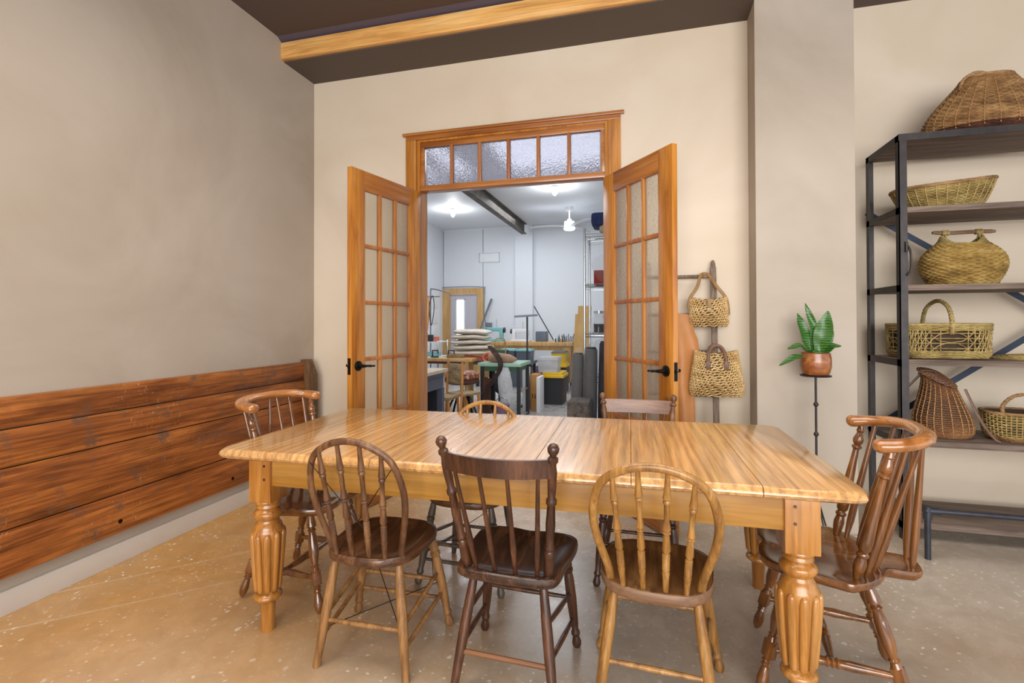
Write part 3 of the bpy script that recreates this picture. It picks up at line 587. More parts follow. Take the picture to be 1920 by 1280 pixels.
def captain_chair(name, label, loc, rz, zt=0.455, top=0.925):
    t = thing(name, label, 'chair', loc, rz)
    half = [(0, 0.185), (0.05, 0.197), (0.11, 0.20), (0.165, 0.185), (0.20, 0.14), (0.225, 0.04), (0.243, -0.03), (0.251, -0.062), (0.240, -0.085), (0.205, -0.125), (0.15, -0.165), (0.10, -0.185), (0.075, -0.205), (0.072, -0.25), (0.065, -0.285), (0.035, -0.30), (0, -0.303)]
    pts = half + [(-x, y) for x, y in half[-2:0:-1]]
    out = [(p.x, p.y) for p in smooth_path([(x, y, 0) for x, y in pts], 4, True)][::-1]
    s = MB(); R = []
    def sc(k, z, dz=0): return [(x*k, (y+0.02)*k-0.02, z) for x, y in out]
    R = [sc(0.0001, zt-0.034), sc(0.86, zt-0.034), sc(0.95, zt-0.030), sc(0.99, zt-0.018), sc(1, zt-0.008), sc(0.985, zt), sc(0.93, zt+0.001), sc(0.8, zt-0.005), sc(0.6, zt-0.012), sc(0.3, zt-0.014), sc(0.0001, zt-0.013)]
    s.rings(R, cap=False); s.build('seat', 'cherry', t, angle=50)
    # bent comb rail, U shaped, open to the front
    arm = [(-0.205, 0.03, top-0.020), (-0.222, -0.06, top-0.018), (-0.222, -0.15, top-0.012), (-0.195, -0.235, top-0.008), (-0.13, -0.283, top-0.006), (0, -0.298, top-0.006)]
    arm = [(-0.213, -0.128, top-0.031), (-0.216, -0.170, top-0.027), (-0.203, -0.220, top-0.021), (-0.160, -0.268, top-0.014), (-0.085, -0.297, top-0.010), (0, -0.303, top-0.010)]
    full = arm + [(-x, y, z) for x, y, z in arm[-2::-1]]
    sp = smooth_path(full, 7); k = len(sp)
    rs = []
    for i in range(k):
        u = min(i, k-1-i); e = max(0.30, (1-(1-u/4.5)**2)**0.5) if u < 4.5 else 1.0; rs.append((0.034-0.0055*min(1, u/14))*e)
    MB().tube(sp, rs, 14, flat=0.70, upv=(0, 0, 1)).build('comb_rail', 'cherryrail', t, angle=60)
    PP = [(0, 0.0085), (0.03, 0.010), (0.06, 0.014), (0.075, 0.010), (0.10, 0.013), (0.135, 0.0185), (0.165, 0.0165), (0.185, 0.011), (0.195, 0.017), (0.21, 0.017), (0.225, 0.0105), (0.35, 0.0125), (0.55, 0.0175), (0.70, 0.0205), (0.76, 0.0195), (0.785, 0.013), (0.80, 0.0185), (0.815, 0.0185), (0.83, 0.014), (0.88, 0.0185), (0.93, 0.017), (1, 0.010)]
    for sx in (-1, 1): MB().lathe((sx*0.208, -0.178, top-0.038), (sx*0.185, -0.085, zt-0.005), PP, 14).build('turned_post', 'cherry', t)
    SPW = [(0, 0.007), (0.3, 0.009), (0.6, 0.0125), (0.85, 0.0125), (1, 0.007)]
    tops_ = [(-0.200, -0.222), (-0.150, -0.270), (-0.085, -0.289), (0.0, -0.298), (0.085, -0.289), (0.150, -0.270), (0.200, -0.222)]
    bots_ = [(-0.165, -0.115), (-0.115, -0.145), (-0.060, -0.165), (0.0, -0.172), (0.060, -0.165), (0.115, -0.145), (0.165, -0.115)]
    for (x1, y1), (x0, y0) in zip(tops_, bots_):
        if x1 == 0: continue
        MB().lathe((x1, y1, top-0.02), (x0, y0, zt-0.004), SPW, 10).build('spindle', 'cherry', t)
    for sx in (-1, 1): MB().lathe((sx*0.05, -0.300, top-0.02), (sx*0.035, -0.270, zt-0.004), SPW, 10).build('brace_spindle', 'cherry', t)
    LG = [(0, 0.011), (0.05, 0.014), (0.12, 0.021), (0.155, 0.0215), (0.175, 0.013), (0.19, 0.019), (0.21, 0.014), (0.28, 0.020), (0.42, 0.0215), (0.50, 0.016), (0.53, 0.013), (0.545, 0.018), (0.56, 0.0135), (0.60, 0.018)]
    LB = [(0.725, 0.0175), (0.74, 0.013), (0.755, 0.018), (0.77, 0.012), (0.79, 0.0175), (0.805, 0.012), (0.83, 0.0145), (0.90, 0.020), (0.96, 0.0175), (1, 0.008)]
    tops = [(-0.135, 0.10, zt-0.03), (0.135, 0.10, zt-0.03), (-0.125, -0.125, zt-0.03), (0.125, -0.125, zt-0.03)]
    feet = [(-0.195, 0.20, 0.008), (0.195, 0.20, 0.008), (-0.18, -0.245, 0.008), (0.18, -0.245, 0.008)]
    for a, b in zip(tops, feet):
        g = MB().lathe(a, b, LG, 14); g.bar(lerp(a, b, 0.595), lerp(a, b, 0.73), 0.036, 0.036, 0.004); g.lathe(a, lerp(a, b, 1), LB, 14); g.build('leg', 'cherry', t)
    SR = [(0, 0.010), (0.15, 0.0115), (0.35, 0.017), (0.44, 0.014), (0.46, 0.018), (0.48, 0.012), (0.5, 0.018), (0.52, 0.012), (0.54, 0.018), (0.56, 0.014), (0.65, 0.017), (0.85, 0.0115), (1, 0.010)]
    mids = []
    for f, r in ((0, 2), (1, 3)):
        a = lerp(tops[f], feet[f], 0.66); b = lerp(tops[r], feet[r], 0.66); MB().lathe(a, b, SR, 12).build('stretcher', 'cherry', t); mids.append(lerp(a, b, 0.5))
    MB().lathe(mids[0], mids[1], SR, 12).build('stretcher', 'cherry', t)
    return t
hoop_chair('windsor_chair', 'dark hoop-back chair with crossed wires in its back, front left of the table', (-1.02, 1.80, 0), 0.03, wires=True, feet_f=(0.218, 0.175))
post_chair('windsor_chair', 'near-black wooden chair with curved crest rail and ball finials, front middle of the table', (-0.465, 1.82, 0), -0.03)
hoop_chair('windsor_chair', 'pale golden oak hoop-back chair with turned spindles, front right of the table', (0.035, 1.835, 0), -0.05, top=0.852, lean=0.125, mats=('gold', 'gold', 'goldseat', 'gold'), edge='goldedge', hoopr=0.014, w=0.19, lv=((0.5, 0.45),), feet_f=(0.22, 0.15), feet_r=(0.185, -0.19))
captain_chair('captain_chair', 'glossy cherry comb-back armchair at the bench end of the table', (-1.585, 2.10, 0), -PI/2-0.03)
captain_chair('captain_chair', 'glossy cherry comb-back armchair at the table end beside the iron shelves', (0.61, 2.055, 0), PI/2-0.17)
hoop_chair('windsor_chair', 'tan hoop-back chair on the far side of the table, only its bow above the top', (-0.865, 2.42, 0), PI-0.04, top=0.842, mats=('gold', 'greyleg', 'seatA', 'gold'), w=0.19, lean=0.10, wires=True)
post_chair('windsor_chair', 'dark chair with scroll-carved crest rail on the far side of the table', (-0.04, 2.62, 0), PI, top=0.885, carved=True, mats=('hoopA', 'dark', 'darkseat', 'crestbr', 'dark'), crest_h=0.072, lean=0.12, bow=0.02)

# ---------------------------------------------------------------- woven basket surfaces (real strands)
def weave(S, rows, nst, r, amp, name='body', mat='w_gold', parent=None, h0=0.0, h1=1.0, sides=4, flat=0.8, skew=0.0):
    """S(h, th) -> (point, outward normal). Horizontal strands passing in front of and behind nst stakes."""
    g = MB(); per = nst*3
    for i in range(rows):
        h = h0+(h1-h0)*(i+0.5)/rows; pts = []
        for j in range(per):
            th = 2*PI*j/per; p, nrm = S(h, th); pts.append(Vector(p)+Vector(nrm)*amp*math.cos(nst*th/2*(1 if nst % 2 == 0 else 1)+PI*i+skew*i))
        g.tube(pts, r, sides, closed=True, upv=None)
    return g.build(name, mat, parent, angle=80)
def stakes(S, nst, r, name, mat, parent, h0=0.0, h1=1.0, seg=10, off=0.0, skew=0.0):
    g = MB()
    for j in range(nst):
        pts = []
        for k in range(seg+1):
            h = h0+(h1-h0)*k/seg; th = 2*PI*(j+0.5)/nst + skew*h; p, nrm = S(h, th); pts.append(Vector(p)+Vector(nrm)*off)
        g.tube(pts, r, 5)
    return g.build(name, mat, parent, angle=80)
def shell(S, name, mat, parent, h0=0.0, h1=1.0, n=48, k=12, off=-0.004, bottom=True, top=False):
    R = []
    for i in range(k+1):
        h = h0+(h1-h0)*i/k; R.append([tuple(Vector(S(h, 2*PI*j/n)[0])+Vector(S(h, 2*PI*j/n)[1])*off) for j in range(n)])
    g = MB().rings(R, cap=False)
    if bottom: g.f.append(tuple(range(n-1, -1, -1))); g.sm.append(False)
    if top: g.f.append(tuple(k*n+j for j in range(n))); g.sm.append(False)
    return g.build(name, mat, parent)
def prof_surface(prof, e=2.0, ctr=lambda h: (0, 0), rim=lambda h, th: 0.0, tilt=None):
    """prof: list of (h, z, a, b) half axes; e = superellipse exponent"""
    def S(h, th):
        for i in range(len(prof)-1):
            if prof[i][0] <= h <= prof[i+1][0]+1e-9: break
        p, q = prof[i], prof[i+1]; t = (h-p[0])/max(1e-6, q[0]-p[0]); t = max(0, min(1, t)); t = t*t*(3-2*t) if False else t
        z = p[1]+(q[1]-p[1])*t; a = p[2]+(q[2]-p[2])*t; b = p[3]+(q[3]-p[3])*t
        c, s_ = math.cos(th), math.sin(th)
        x = a*math.copysign(abs(c)**(2/e), c); y = b*math.copysign(abs(s_)**(2/e), s_); cx, cy2 = ctr(h)
        nrm = Vector((c/max(a, 1e-3), s_/max(b, 1e-3), 0)).normalized()
        P = Vector((x+cx, y+cy2, z+rim(h, th)))
        if tilt: P = tilt @ P
        return P, nrm
    return S
def curve_prof(keys, n=14):
    """keys (z, a, b) -> smooth profile sampled"""
    pts = smooth_path([(k[0], k[1], k[2]) for k in keys], max(1, n//(len(keys)-1))); m = len(pts)-1
    return [(i/m, p.x, max(p.y, 0.001), max(p.z, 0.001)) for i, p in enumerate(pts)]
def rim_ring(S, h, r, name, mat, parent, n=60, flat=1.0, twist=True):
    pts = [Vector(S(h, 2*PI*j/n)[0]) for j in range(n)]
    rs = [r*(1+0.14*(j % 2)) for j in range(n)] if twist else r
    return MB().tube(pts, rs, 8, closed=True).build(name, mat, parent)
def braid(parent, name, mat, path, r=0.004, strands=3, turns=6, sep=0.005):
    g = MB(); P = smooth_path(path, 8); k = len(P)
    for s_ in range(strands):
        q = []
        for i, p in enumerate(P):
            t = (P[min(i+1, k-1)]-P[max(i-1, 0)]).normalized(); u = t.cross(Vector((0.3, 1, 0.1))).normalized(); w = t.cross(u)
            a = 2*PI*(turns*i/k+s_/strands); q.append(p+u*math.cos(a)*sep+w*math.sin(a)*sep)
        g.tube(q, r, 6)
    return g.build(name, mat, parent, angle=80)

# ---------------------------------------------------------------- iron shelf unit
sx0, sx1, sy0, sy1 = 1.465, 3.05, 3.43, 3.88
sh = thing('shelf_unit', 'tall industrial shelf unit of dark steel angle and rough planks beside the pillar', 'shelf', (2.2, 3.65, 0))
def post(x, y, mat):
    sxn = 1 if x < 2 else -1; syn = 1 if y < 3.6 else -1
    MB().box(min(x, x+sxn*0.042), max(x, x+sxn*0.042), min(y, y+syn*0.005), max(y, y+syn*0.005), 0, 2.40).box(min(x, x+sxn*0.005), max(x, x+sxn*0.005), min(y, y+syn*0.042), max(y, y+syn*0.042), 0, 2.40).build('post', mat, sh, world=True)
for x in (sx0, sx1):
    for y in (sy0, sy1): post(x, y, 'iron')
for z in (2.40, 1.967, 1.505, 1.062, 0.585, 0.106):
    MB().box(sx0+0.006, sx1-0.006, sy0+0.006, sy1-0.006, z-0.034, z, 0.003).build('shelf_plank', 'shelfw', sh, world=True)
    for x in (sx0, sx1-0.006): MB().box(x, x+0.006, sy0, sy1, z-0.04, z+0.0).build('side_rail', 'iron', sh, world=True)
MB().box(sx0, sx1, sy0-0.002, sy0+0.003, 2.362, 2.402).build('front_rail', 'iron', sh, world=True)
def flat(p0, p1, w=0.036): return MB().bar(p0, p1, 0.006, w, upv=(0, 0, 1))
flat((1.47, 3.89, 2.03), (3.04, 3.89, 0.94)).build('brace', 'brace', sh, world=True)
flat((1.47, 3.883, 0.55), (3.04, 3.883, 1.685)).build('brace', 'brace', sh, world=True)
hk = MB().tube(smooth_path([(sx0+0.035, sy0-0.006, 1.74), (sx0+0.05, sy0-0.012, 1.70), (sx0+0.052, sy0-0.012, 1.60), (sx0+0.036, sy0-0.006, 1.56)], 5), 0.006, 8)
hk.tube([(sx0+0.034, sy0-0.006, 1.76), (sx0+0.034, sy0-0.006, 1.70)], 0.008, 8).build('latch_hook', 'iron', sh, world=True)
pf = thing('pipe_footrest', 'black pipe rail on a short leg in front of the iron shelves', 'rail', (1.478, 3.187, 0))
MB().tube([(1.478, 3.187, 0), (1.478, 3.187, 0.27)], 0.0145, 14).build('leg', 'blueiron', pf, world=True)
MB().tube([(1.478, 3.187, 0.262), (3.0, 3.187, 0.262)], 0.0145, 14).build('cross_pipe', 'blueiron', pf, world=True)
MB().tube([(1.478, 3.187, 0.262), (1.478, 3.422, 0.262)], 0.0145, 14).build('side_pipe', 'blueiron', pf, world=True)
MB().tube([(1.478, 3.187, 0.215), (1.478, 3.187, 0.285)], 0.020, 14).tube([(1.465, 3.187, 0.262), (1.535, 3.187, 0.262)], 0.020, 14).tube([(1.478, 3.18, 0.262), (1.478, 3.24, 0.262)], 0.020, 14).build('elbow_fitting', 'blueiron', pf, world=True)

# basket on the top plank
t = thing('wicker_basket', 'large domed brown basket with a dark woven foot on the topmost plank', 'basket', (2.02, 3.65, 2.402))
S = prof_surface(curve_prof([(0.004, 0.30, 0.19), (0.06, 0.325, 0.205), (0.14, 0.30, 0.19), (0.24, 0.225, 0.15), (0.32, 0.155, 0.11), (0.36, 0.125, 0.095)]), 2.2)
shell(S, 'inner_shell', 'w_dark', t); weave(S, 34, 56, 0.0052, 0.004, 'woven_body', 'w_brown', t, 0.16, 1.0); stakes(S, 28, 0.0036, 'stake', 'w_stake2', t, 0.1, 1.0, off=0.002)
weave(S, 6, 56, 0.0056, 0.004, 'dark_foot', 'w_band', t, 0.0, 0.16); rim_ring(S, 1.0, 0.008, 'rim', 'w_brown', t)
braid(t, 'loop_handle', 'w_brown', [(-0.165, -0.06, 0.29), (-0.15, -0.07, 0.345), (-0.10, -0.08, 0.375), (-0.05, -0.085, 0.365), (-0.02, -0.09, 0.34)], 0.005)
# oval tray
t = thing('wicker_basket', 'shallow oval olive tray basket on the second plank from the top', 'basket', (1.775, 3.63, 1.969))
S = prof_surface(curve_prof([(0.004, 0.185, 0.12), (0.04, 0.215, 0.145), (0.10, 0.245, 0.165), (0.145, 0.262, 0.18)]), 2.0, rim=lambda h, th: h*(0.022*math.cos(th)+0.01*math.cos(2*th)))
shell(S, 'inner_shell', 'w_dark', t); weave(S, 20, 60, 0.004, 0.0032, 'woven_body', 'w_olive', t); stakes(S, 30, 0.003, 'stake', 'w_stake', t, off=0.0035); rim_ring(S, 1.0, 0.009, 'rim', 'w_brown', t)
# round basket with a stick handle
t = thing('wicker_basket', 'round golden basket with a rough stick handle on the third plank', 'basket', (1.875, 3.63, 1.507))
S = prof_surface(curve_prof([(0.004, 0.155, 0.12), (0.06, 0.19, 0.14), (0.125, 0.208, 0.155), (0.19, 0.19, 0.14), (0.245, 0.135, 0.085), (0.27, 0.105, 0.04)]), 2.2, rim=lambda h, th: (max(0, h-0.75)*4)**2*0.030*math.cos(2*th))
shell(S, 'inner_shell', 'w_dark', t, h1=0.98); weave(S, 24, 44, 0.0060, 0.005, 'woven_body', 'w_gold', t, 0, 0.82); weave(S, 8, 44, 0.0048, 0.004, 'woven_shoulder', 'w_olive', t, 0.82, 1.0); rim_ring(S, 1.0, 0.006, 'rim', 'w_olive', t)
MB().tube(smooth_path([(-0.155, -0.01, 0.328), (-0.06, -0.008, 0.322), (0.04, -0.01, 0.324), (0.165, -0.01, 0.322)], 4), [0.008]+[0.012]*11+[0.008], 9).build('stick_handle', 'bark', t)
for x in (-0.088, 0.082):
    g = MB()
    for k in range(6): 
        c = Vector((x+(k-2.5)*0.006, -0.01, 0.323)); g.tube([c+Vector((0, math.cos(a)*0.0145, math.sin(a)*0.0145)) for a in [2*PI*j/12 for j in range(12)]], 0.003, 5, closed=True)
    g.tube([(x-0.008, -0.02, 0.33), (x+0.002, -0.02, 0.285)], 0.004, 6).tube([(x+0.01, 0.0, 0.33), (x-0.002, 0.005, 0.28)], 0.004, 6).build('binding', 'w_olive', t)
# rectangular open weave basket with arch handle
t = thing('wicker_basket', 'rectangular openwork olive basket with an arched handle on the fourth plank', 'basket', (1.745, 3.64, 1.064))
S = prof_surface([(0, 0.004, 0.215, 0.14), (0.15, 0.03, 0.228, 0.152), (1.0, 0.205, 0.232, 0.158)], 5.0)
shell(S, 'inner_shell', 'w_dark', t, off=-0.03); weave(S, 6, 60, 0.0042, 0.0035, 'woven_foot', 'w_olive', t, 0.0, 0.24); weave(S, 5, 60, 0.0042, 0.0035, 'woven_top_band', 'w_olive', t, 0.82, 1.0)
weave(S, 4, 40, 0.003, 0.003, 'open_weave', 'w_olive', t, 0.24, 0.82); stakes(S, 61, 0.0028, 'stake', 'w_olive', t, 0.02, 0.97); stakes(S, 40, 0.0026, 'slanted_stake', 'w_stake', t, 0.2, 0.85, skew=0.5); stakes(S, 40, 0.0026, 'slanted_stake', 'w_olive', t, 0.2, 0.85, skew=-0.5, off=-0.006)
rim_ring(S, 1.0, 0.0075, 'rim', 'w_olive', t)
braid(t, 'arched_handle', 'w_olive', [(0.0, -0.162, 0.15), (0.0, -0.165, 0.22), (0, -0.135, 0.30), (0, -0.06, 0.345), (0, 0.03, 0.345), (0, 0.12, 0.30), (0, 0.16, 0.21)], 0.006, 4, 7, 0.007)
# flat lid
t = thing('woven_lid', 'flat round woven lid lying right of the openwork basket', 'lid', (2.17, 3.60, 1.062))
S = prof_surface([(0, 0.002, 0.15, 0.12), (0.25, 0.008, 0.155, 0.125), (0.5, 0.020, 0.12, 0.10), (1.0, 0.030, 0.01, 0.01)], 2.0)
shell(S, 'lid_core', 'w_dark', t, off=-0.002); weave(S, 12, 36, 0.005, 0.003, 'woven_body', 'w_olive', t)
# fishing creel
t = thing('fishing_creel', 'brown wicker fishing creel with sloping lid and leather strap on the fifth plank', 'creel', (1.745, 3.60, 0.587))
S = prof_surface(curve_prof([(0.003, 0.105, 0.075), (0.03, 0.140, 0.095), (0.11, 0.142, 0.10), (0.22, 0.105, 0.085), (0.30, 0.082, 0.07), (0.325, 0.082, 0.07)]), 2.4, ctr=lambda h: (0.02-0.035*h, 0), rim=lambda h, th: -h*h*0.038*math.cos(th)+h*0.018+h*h*0.030*math.sin(th))
shell(S, 'inner_shell', 'w_dark', t); weave(S, 40, 44, 0.0038, 0.003, 'woven_body', 'w_creel', t); stakes(S, 22, 0.0034, 'stake', 'w_stake2', t, off=0.0015)
def lidS(h, th):
    r = 1-h; x = 0.098*r*math.cos(th)-0.013; y = 0.082*r*math.sin(th); return Vector((x-0.008, y-0.002, 0.350-0.46*x*0.95+0.40*y+0.034*(1-r*r))), Vector((0.3, 0, 1)).normalized()
lo = weave(lidS, 13, 30, 0.0044, 0.0025, 'lid', 'w_creel', t, 0.0, 0.98); shell(lidS, 'lid_core', 'w_dark', lo, off=-0.003, h1=0.97)
MB().tube(smooth_path([(-0.125, -0.03, 0.375), (-0.12, -0.035, 0.395), (-0.06, -0.04, 0.398), (-0.03, -0.04, 0.375)], 5), 0.006, 8, flat=0.4).build('carry_loop', 'dleather', t)
MB().tube(smooth_path([(-0.12, -0.03, 0.375), (-0.145, -0.02, 0.34), (-0.185, -0.01, 0.28), (-0.20, 0, 0.20), (-0.19, 0.02, 0.13), (-0.16, 0.03, 0.06), (-0.14, 0.04, 0.02)], 6), 0.007, 8, flat=0.35, upv=(0, 1, 0)).build('shoulder_strap', 'dleather', t)
MB().tube(smooth_path([(0.085, -0.075, 0.30), (0.10, -0.085, 0.25), (0.125, -0.10, 0.17), (0.165, -0.11, 0.08), (0.205, -0.12, 0.02), (0.225, -0.13, 0.005)], 6), 0.0075, 8, flat=0.3, upv=(0, 1, 0)).build('buckle_strap', 'leather', t)
# small handled basket
t = thing('wicker_basket', 'small low basket with a bowed handle right of the creel', 'basket', (2.13, 3.60, 0.587))
S = prof_surface(curve_prof([(0.004, 0.13, 0.10), (0.03, 0.155, 0.115), (0.10, 0.165, 0.125), (0.165, 0.168, 0.13)]), 2.6)
shell(S, 'inner_shell', 'w_dark', t, off=-0.01); weave(S, 7, 40, 0.0055, 0.0045, 'woven_foot', 'w_brown', t, 0, 0.3); weave(S, 10, 40, 0.0045, 0.0035, 'woven_body', 'w_olive', t, 0.3, 0.98); stakes(S, 40, 0.0032, 'stake', 'w_stake', t); rim_ring(S, 1.0, 0.008, 'rim', 'w_brown', t)
braid(t, 'bowed_handle', 'w_brown', [(-0.12, -0.08, 0.16), (-0.115, -0.07, 0.21), (-0.05, -0.05, 0.262), (0.05, -0.02, 0.268), (0.12, 0.02, 0.22), (0.135, 0.04, 0.16)], 0.006, 3, 6, 0.005)

# ---------------------------------------------------------------- ladder with bags and hide
ld = thing('ladder', 'weathered grey wooden ladder leaning on the back wall beside the right door leaf', 'ladder', (0.26, 3.55, 0))
for x in (0.03, 0.455):
    g = MB().bar((x, 3.44, 0.0), (x, 3.628, 1.665), 0.038, 0.022, 0.004, upv=(0, 1, 0)); g.lathe((x, 3.628, 1.66), (x, 3.636, 1.71), [(0, 0.015), (0.5, 0.016), (1, 0.008)], 10); g.build('rail', 'ladder', ld, world=True)
for z in (1.60, 1.335, 1.085, 0.80, 0.53, 0.26):
    y = 3.44+0.113*z; MB().tube([(0.03, y, z), (0.455, y, z)], 0.013, 10).build('rung', 'ladder', ld, world=True)
def rung_y(z): return 3.44+0.113*z
# upper shoulder bag
def bagS(w0, w1, z0, z1, dmax, sag=0.0, side=0.0):
    def S(h, th):
        w = w0+(w1-w0)*h; d = dmax*(0.75+0.5*math.sin(PI*min(1, h*1.0)))*(1-0.72*h**3); c, s_ = math.cos(th), math.sin(th); f = 0.55+0.45*min(1, h/0.16)**0.5 if h < 0.16 else 1
        x = w*f**0.35*math.copysign(abs(c)**0.75, c); y = d*f*math.copysign(abs(s_)**0.9, s_)
        return Vector((x, y, z0+(z1-z0)*h+sag*h*(x/w1)**2)), Vector((c*0.4, s_, 0)).normalized()
    return S
def sisal_body(S, t, rows, nst):
    shell(S, 'lining', 'w_dark', t, off=-0.003, top=False)
    g = MB(); 
    for i in range(rows):        # slanting wrapped loops
        h = (i+0.5)/rows; pts = []
        for j in range(nst*3):
            th = 2*PI*j/(nst*3); p, nn = S(h, th); pts.append(p+nn*0.0045*math.cos(nst*th/2+i*PI/2)+Vector((0, 0, 0.004*math.sin(nst*th/2+i))))
        g.tube(pts, 0.0058*(0.9+0.2*random.random()), 5, closed=True)
    for j in range(nst):
        pts = []
        for k in range(9):
            h = 0.02+0.96*k/8; p, nn = S(h, 2*PI*j/nst+0.9*h); pts.append(p+nn*(0.0035+0.004*math.sin(k*2.6+j)))
        g.tube(pts, 0.0036, 5)
    g.build('woven_body', 'w_sisal', t, angle=80)
t = thing('handbag', 'small sisal shoulder bag with olive leather strap hung from the ladder top rung', 'bag', (0.415, rung_y(1.60)-0.06, 1.255))
S = bagS(0.122, 0.112, 0.0, 0.185, 0.055, 0.02); sisal_body(S, t, 12, 38)
MB().tube(smooth_path([(-0.125, -0.01, 0.12), (-0.118, -0.01, 0.19), (-0.07, 0.0, 0.27), (-0.045, 0.03, 0.345), (-0.02, 0.05, 0.363), (0.01, 0.04, 0.35), (0.055, 0.0, 0.27), (0.112, -0.005, 0.185), (0.125, -0.01, 0.08)], 6), 0.011, 8, flat=0.25, upv=(0, 1, 0)).build('strap', 'sling', t)
MB().box(-0.012, 0.012, -0.060, -0.054, 0.10, 0.19, 0.002).build('closing_tab', 'sling', t)
t = thing('handbag', 'larger sisal handbag with brown leather grips hung lower on the ladder', 'bag', (0.452, rung_y(1.085)-0.075, 0.80))
S = bagS(0.172, 0.125, 0.0, 0.285, 0.065, 0.02); sisal_body(S, t, 18, 50)
for y in (-0.052, 0.03): 
    MB().tube(smooth_path([(-0.055, y-0.012, 0.20), (-0.052, y, 0.27), (-0.03, y+0.015, 0.32), (0.0, y+0.02, 0.335), (0.03, y+0.015, 0.32), (0.052, y, 0.27), (0.055, y-0.012, 0.20)], 5), 0.010, 8, flat=0.3, upv=(0, 1, 0)).build('grip', 'leather', t)
for x in (-0.055, 0.055): MB().box(x-0.014, x+0.014, -0.072, -0.062, 0.18, 0.235, 0.002).lathe((x, -0.071, 0.205), (x, -0.0745, 0.205), [(0, 0.006), (1, 0.005)], 8).build('grip_patch', 'leather', t)
g = MB()
edge = [(1.36, 0.285), (1.33, 0.30), (1.28, 0.315), (1.22, 0.325), (1.17, 0.345), (1.12, 0.35), (1.05, 0.348), (0.98, 0.34), (0.9, 0.325), (0.85, 0.325), (0.84, 0.32), (0.7, 0.322), (0.52, 0.32)]
fr_, bk_ = [], []
for z, xr in edge:
    row = []
    for j in range(13):
        u = j/12; x = 0.12+(xr-0.12)*u; row.append((x, rung_y(z)-0.045-0.02*math.sin(u*9+z*3)*min(1, (1.4-z)*3), z-0.02*u*(1 if z > 1.3 else 0)))
    fr_.append(row)
vs = [p for r in fr_ for p in r]; n_ = len(vs); vs += [(x, y+0.004, z) for x, y, z in vs]; fs = []
for i in range(len(edge)-1):
    for j in range(12):
        a = i*13+j; fs.append((a, a+1, a+14, a+13)); fs.append((n_+a, n_+a+13, n_+a+14, n_+a+1))
for i in range(len(edge)-1):
    a = i*13; fs.append((a, a+13, n_+a+13, n_+a)); a += 12; fs.append((a, n_+a, n_+a+13, a+13))
g.add(vs, fs)
tag(g.build('leather_apron', 'tan', angle=70), 'tan leather apron hanging from the ladder, half hidden by the right door leaf', 'apron')

# ---------------------------------------------------------------- plant stand
px, py = 0.975, 3.29
t = thing('plant_stand', 'slender black iron plant stand in front of the pillar', 'plant stand', (px, py, 0))
MB().tube([(0, 0, 0.24), (0, 0, 0.966)], 0.0065, 10).build('pole', 'iron', t)
for z in (0.80, 0.625, 0.42): MB().lathe((0, 0, z-0.013), (0, 0, z+0.013), [(0, 0.007), (0.25, 0.0125), (0.5, 0.0145), (0.75, 0.0125), (1, 0.007)], 12).build('knob', 'iron', t)
for a in (0.75, 2.85, 4.9):
    c, s_ = math.cos(a), math.sin(a); MB().tube(smooth_path([(0, 0, 0.25), (c*0.03, s_*0.03, 0.20), (c*0.11, s_*0.11, 0.02), (c*0.125, s_*0.125, 0.005), (c*0.15, s_*0.15, 0.005)], 4), 0.0045, 8).build('foot', 'iron', t)
MB().lathe((0, 0, 0.964), (0, 0, 0.974), [(0, 0.02), (0.2, 0.080), (0.8, 0.083), (1, 0.080)], 28).build('plate', 'iron', t)
t = thing('potted_plant', 'green broad-leaved plant in a marbled brown pot on the iron stand', 'plant', (px, py, 0.975))
pr_ = [(0.002, 0.066), (0.010, 0.073), (0.05, 0.083), (0.10, 0.082), (0.128, 0.077), (0.132, 0.073), (0.126, 0.070), (0.11, 0.070)]
MB().tube([(0, 0, z) for z, r in pr_], [r for z, r in pr_], 32).build('pot', 'pot', t)
MB().lathe((0, 0, 0.108), (0, 0, 0.114), [(0, 0.069), (1, 0.066)], 24).build('soil', 'soil', t)
def leaf(base, mid, tip, w, nrm, wave=0.0):
    P = smooth_path([base, lerp(base, mid, 0.5), mid, lerp(mid, tip, 0.55), tip], 4); k = len(P); nrm = Vector(nrm); vs = []; fs = []
    for i, p in enumerate(P):
        u = i/(k-1); tt = (P[min(i+1, k-1)]-P[max(i-1, 0)]).normalized(); sd = tt.cross(nrm).normalized(); nn = sd.cross(tt)
        wd = w*(math.sin(PI*min(1, (u*0.94+0.04)))**0.7)*(0.35+0.65*math.sin(PI*min(1, u*0.8+0.1)))
        for j in range(5):
            s2 = (j-2)/2; vs.append(p+sd*wd*s2+nn*(abs(s2)*wd*0.35+wave*math.sin(u*14+j)*0.004))
    n0 = len(vs); vs += [v-Vector(nrm)*0.0016 for v in vs]
    for i in range(k-1):
        for j in range(4):
            a = i*5+j; fs += [(a, a+1, a+6, a+5), (n0+a, n0+a+5, n0+a+6, n0+a+1)]
        a = i*5; fs += [(a, a+5, n0+a+5, n0+a), (a+4, n0+a+4, n0+a+9, a+9)]
    MB().add(vs, fs).build('leaf', 'leaf', t, angle=80)
leaf((-0.01, 0, 0.11), (-0.01, 0.0, 0.28), (-0.05, 0.01, 0.425), 0.022, (0, -1, 0.1), 1)
leaf((0.01, -0.01, 0.11), (0.035, -0.02, 0.24), (0.065, -0.01, 0.375), 0.048, (-0.3, -1, 0.2), 1)
leaf((0.03, 0.0, 0.11), (0.06, 0.0, 0.21), (0.075, 0.0, 0.31), 0.034, (0.4, -1, 0.2), 1)
leaf((-0.02, 0.0, 0.11), (-0.06, 0.0, 0.24), (-0.092, 0.01, 0.365), 0.034, (0.5, -1, 0.1), 1)
leaf((-0.02, -0.01, 0.11), (-0.09, -0.02, 0.165), (-0.155, -0.02, 0.150), 0.030, (0, -0.4, 1))
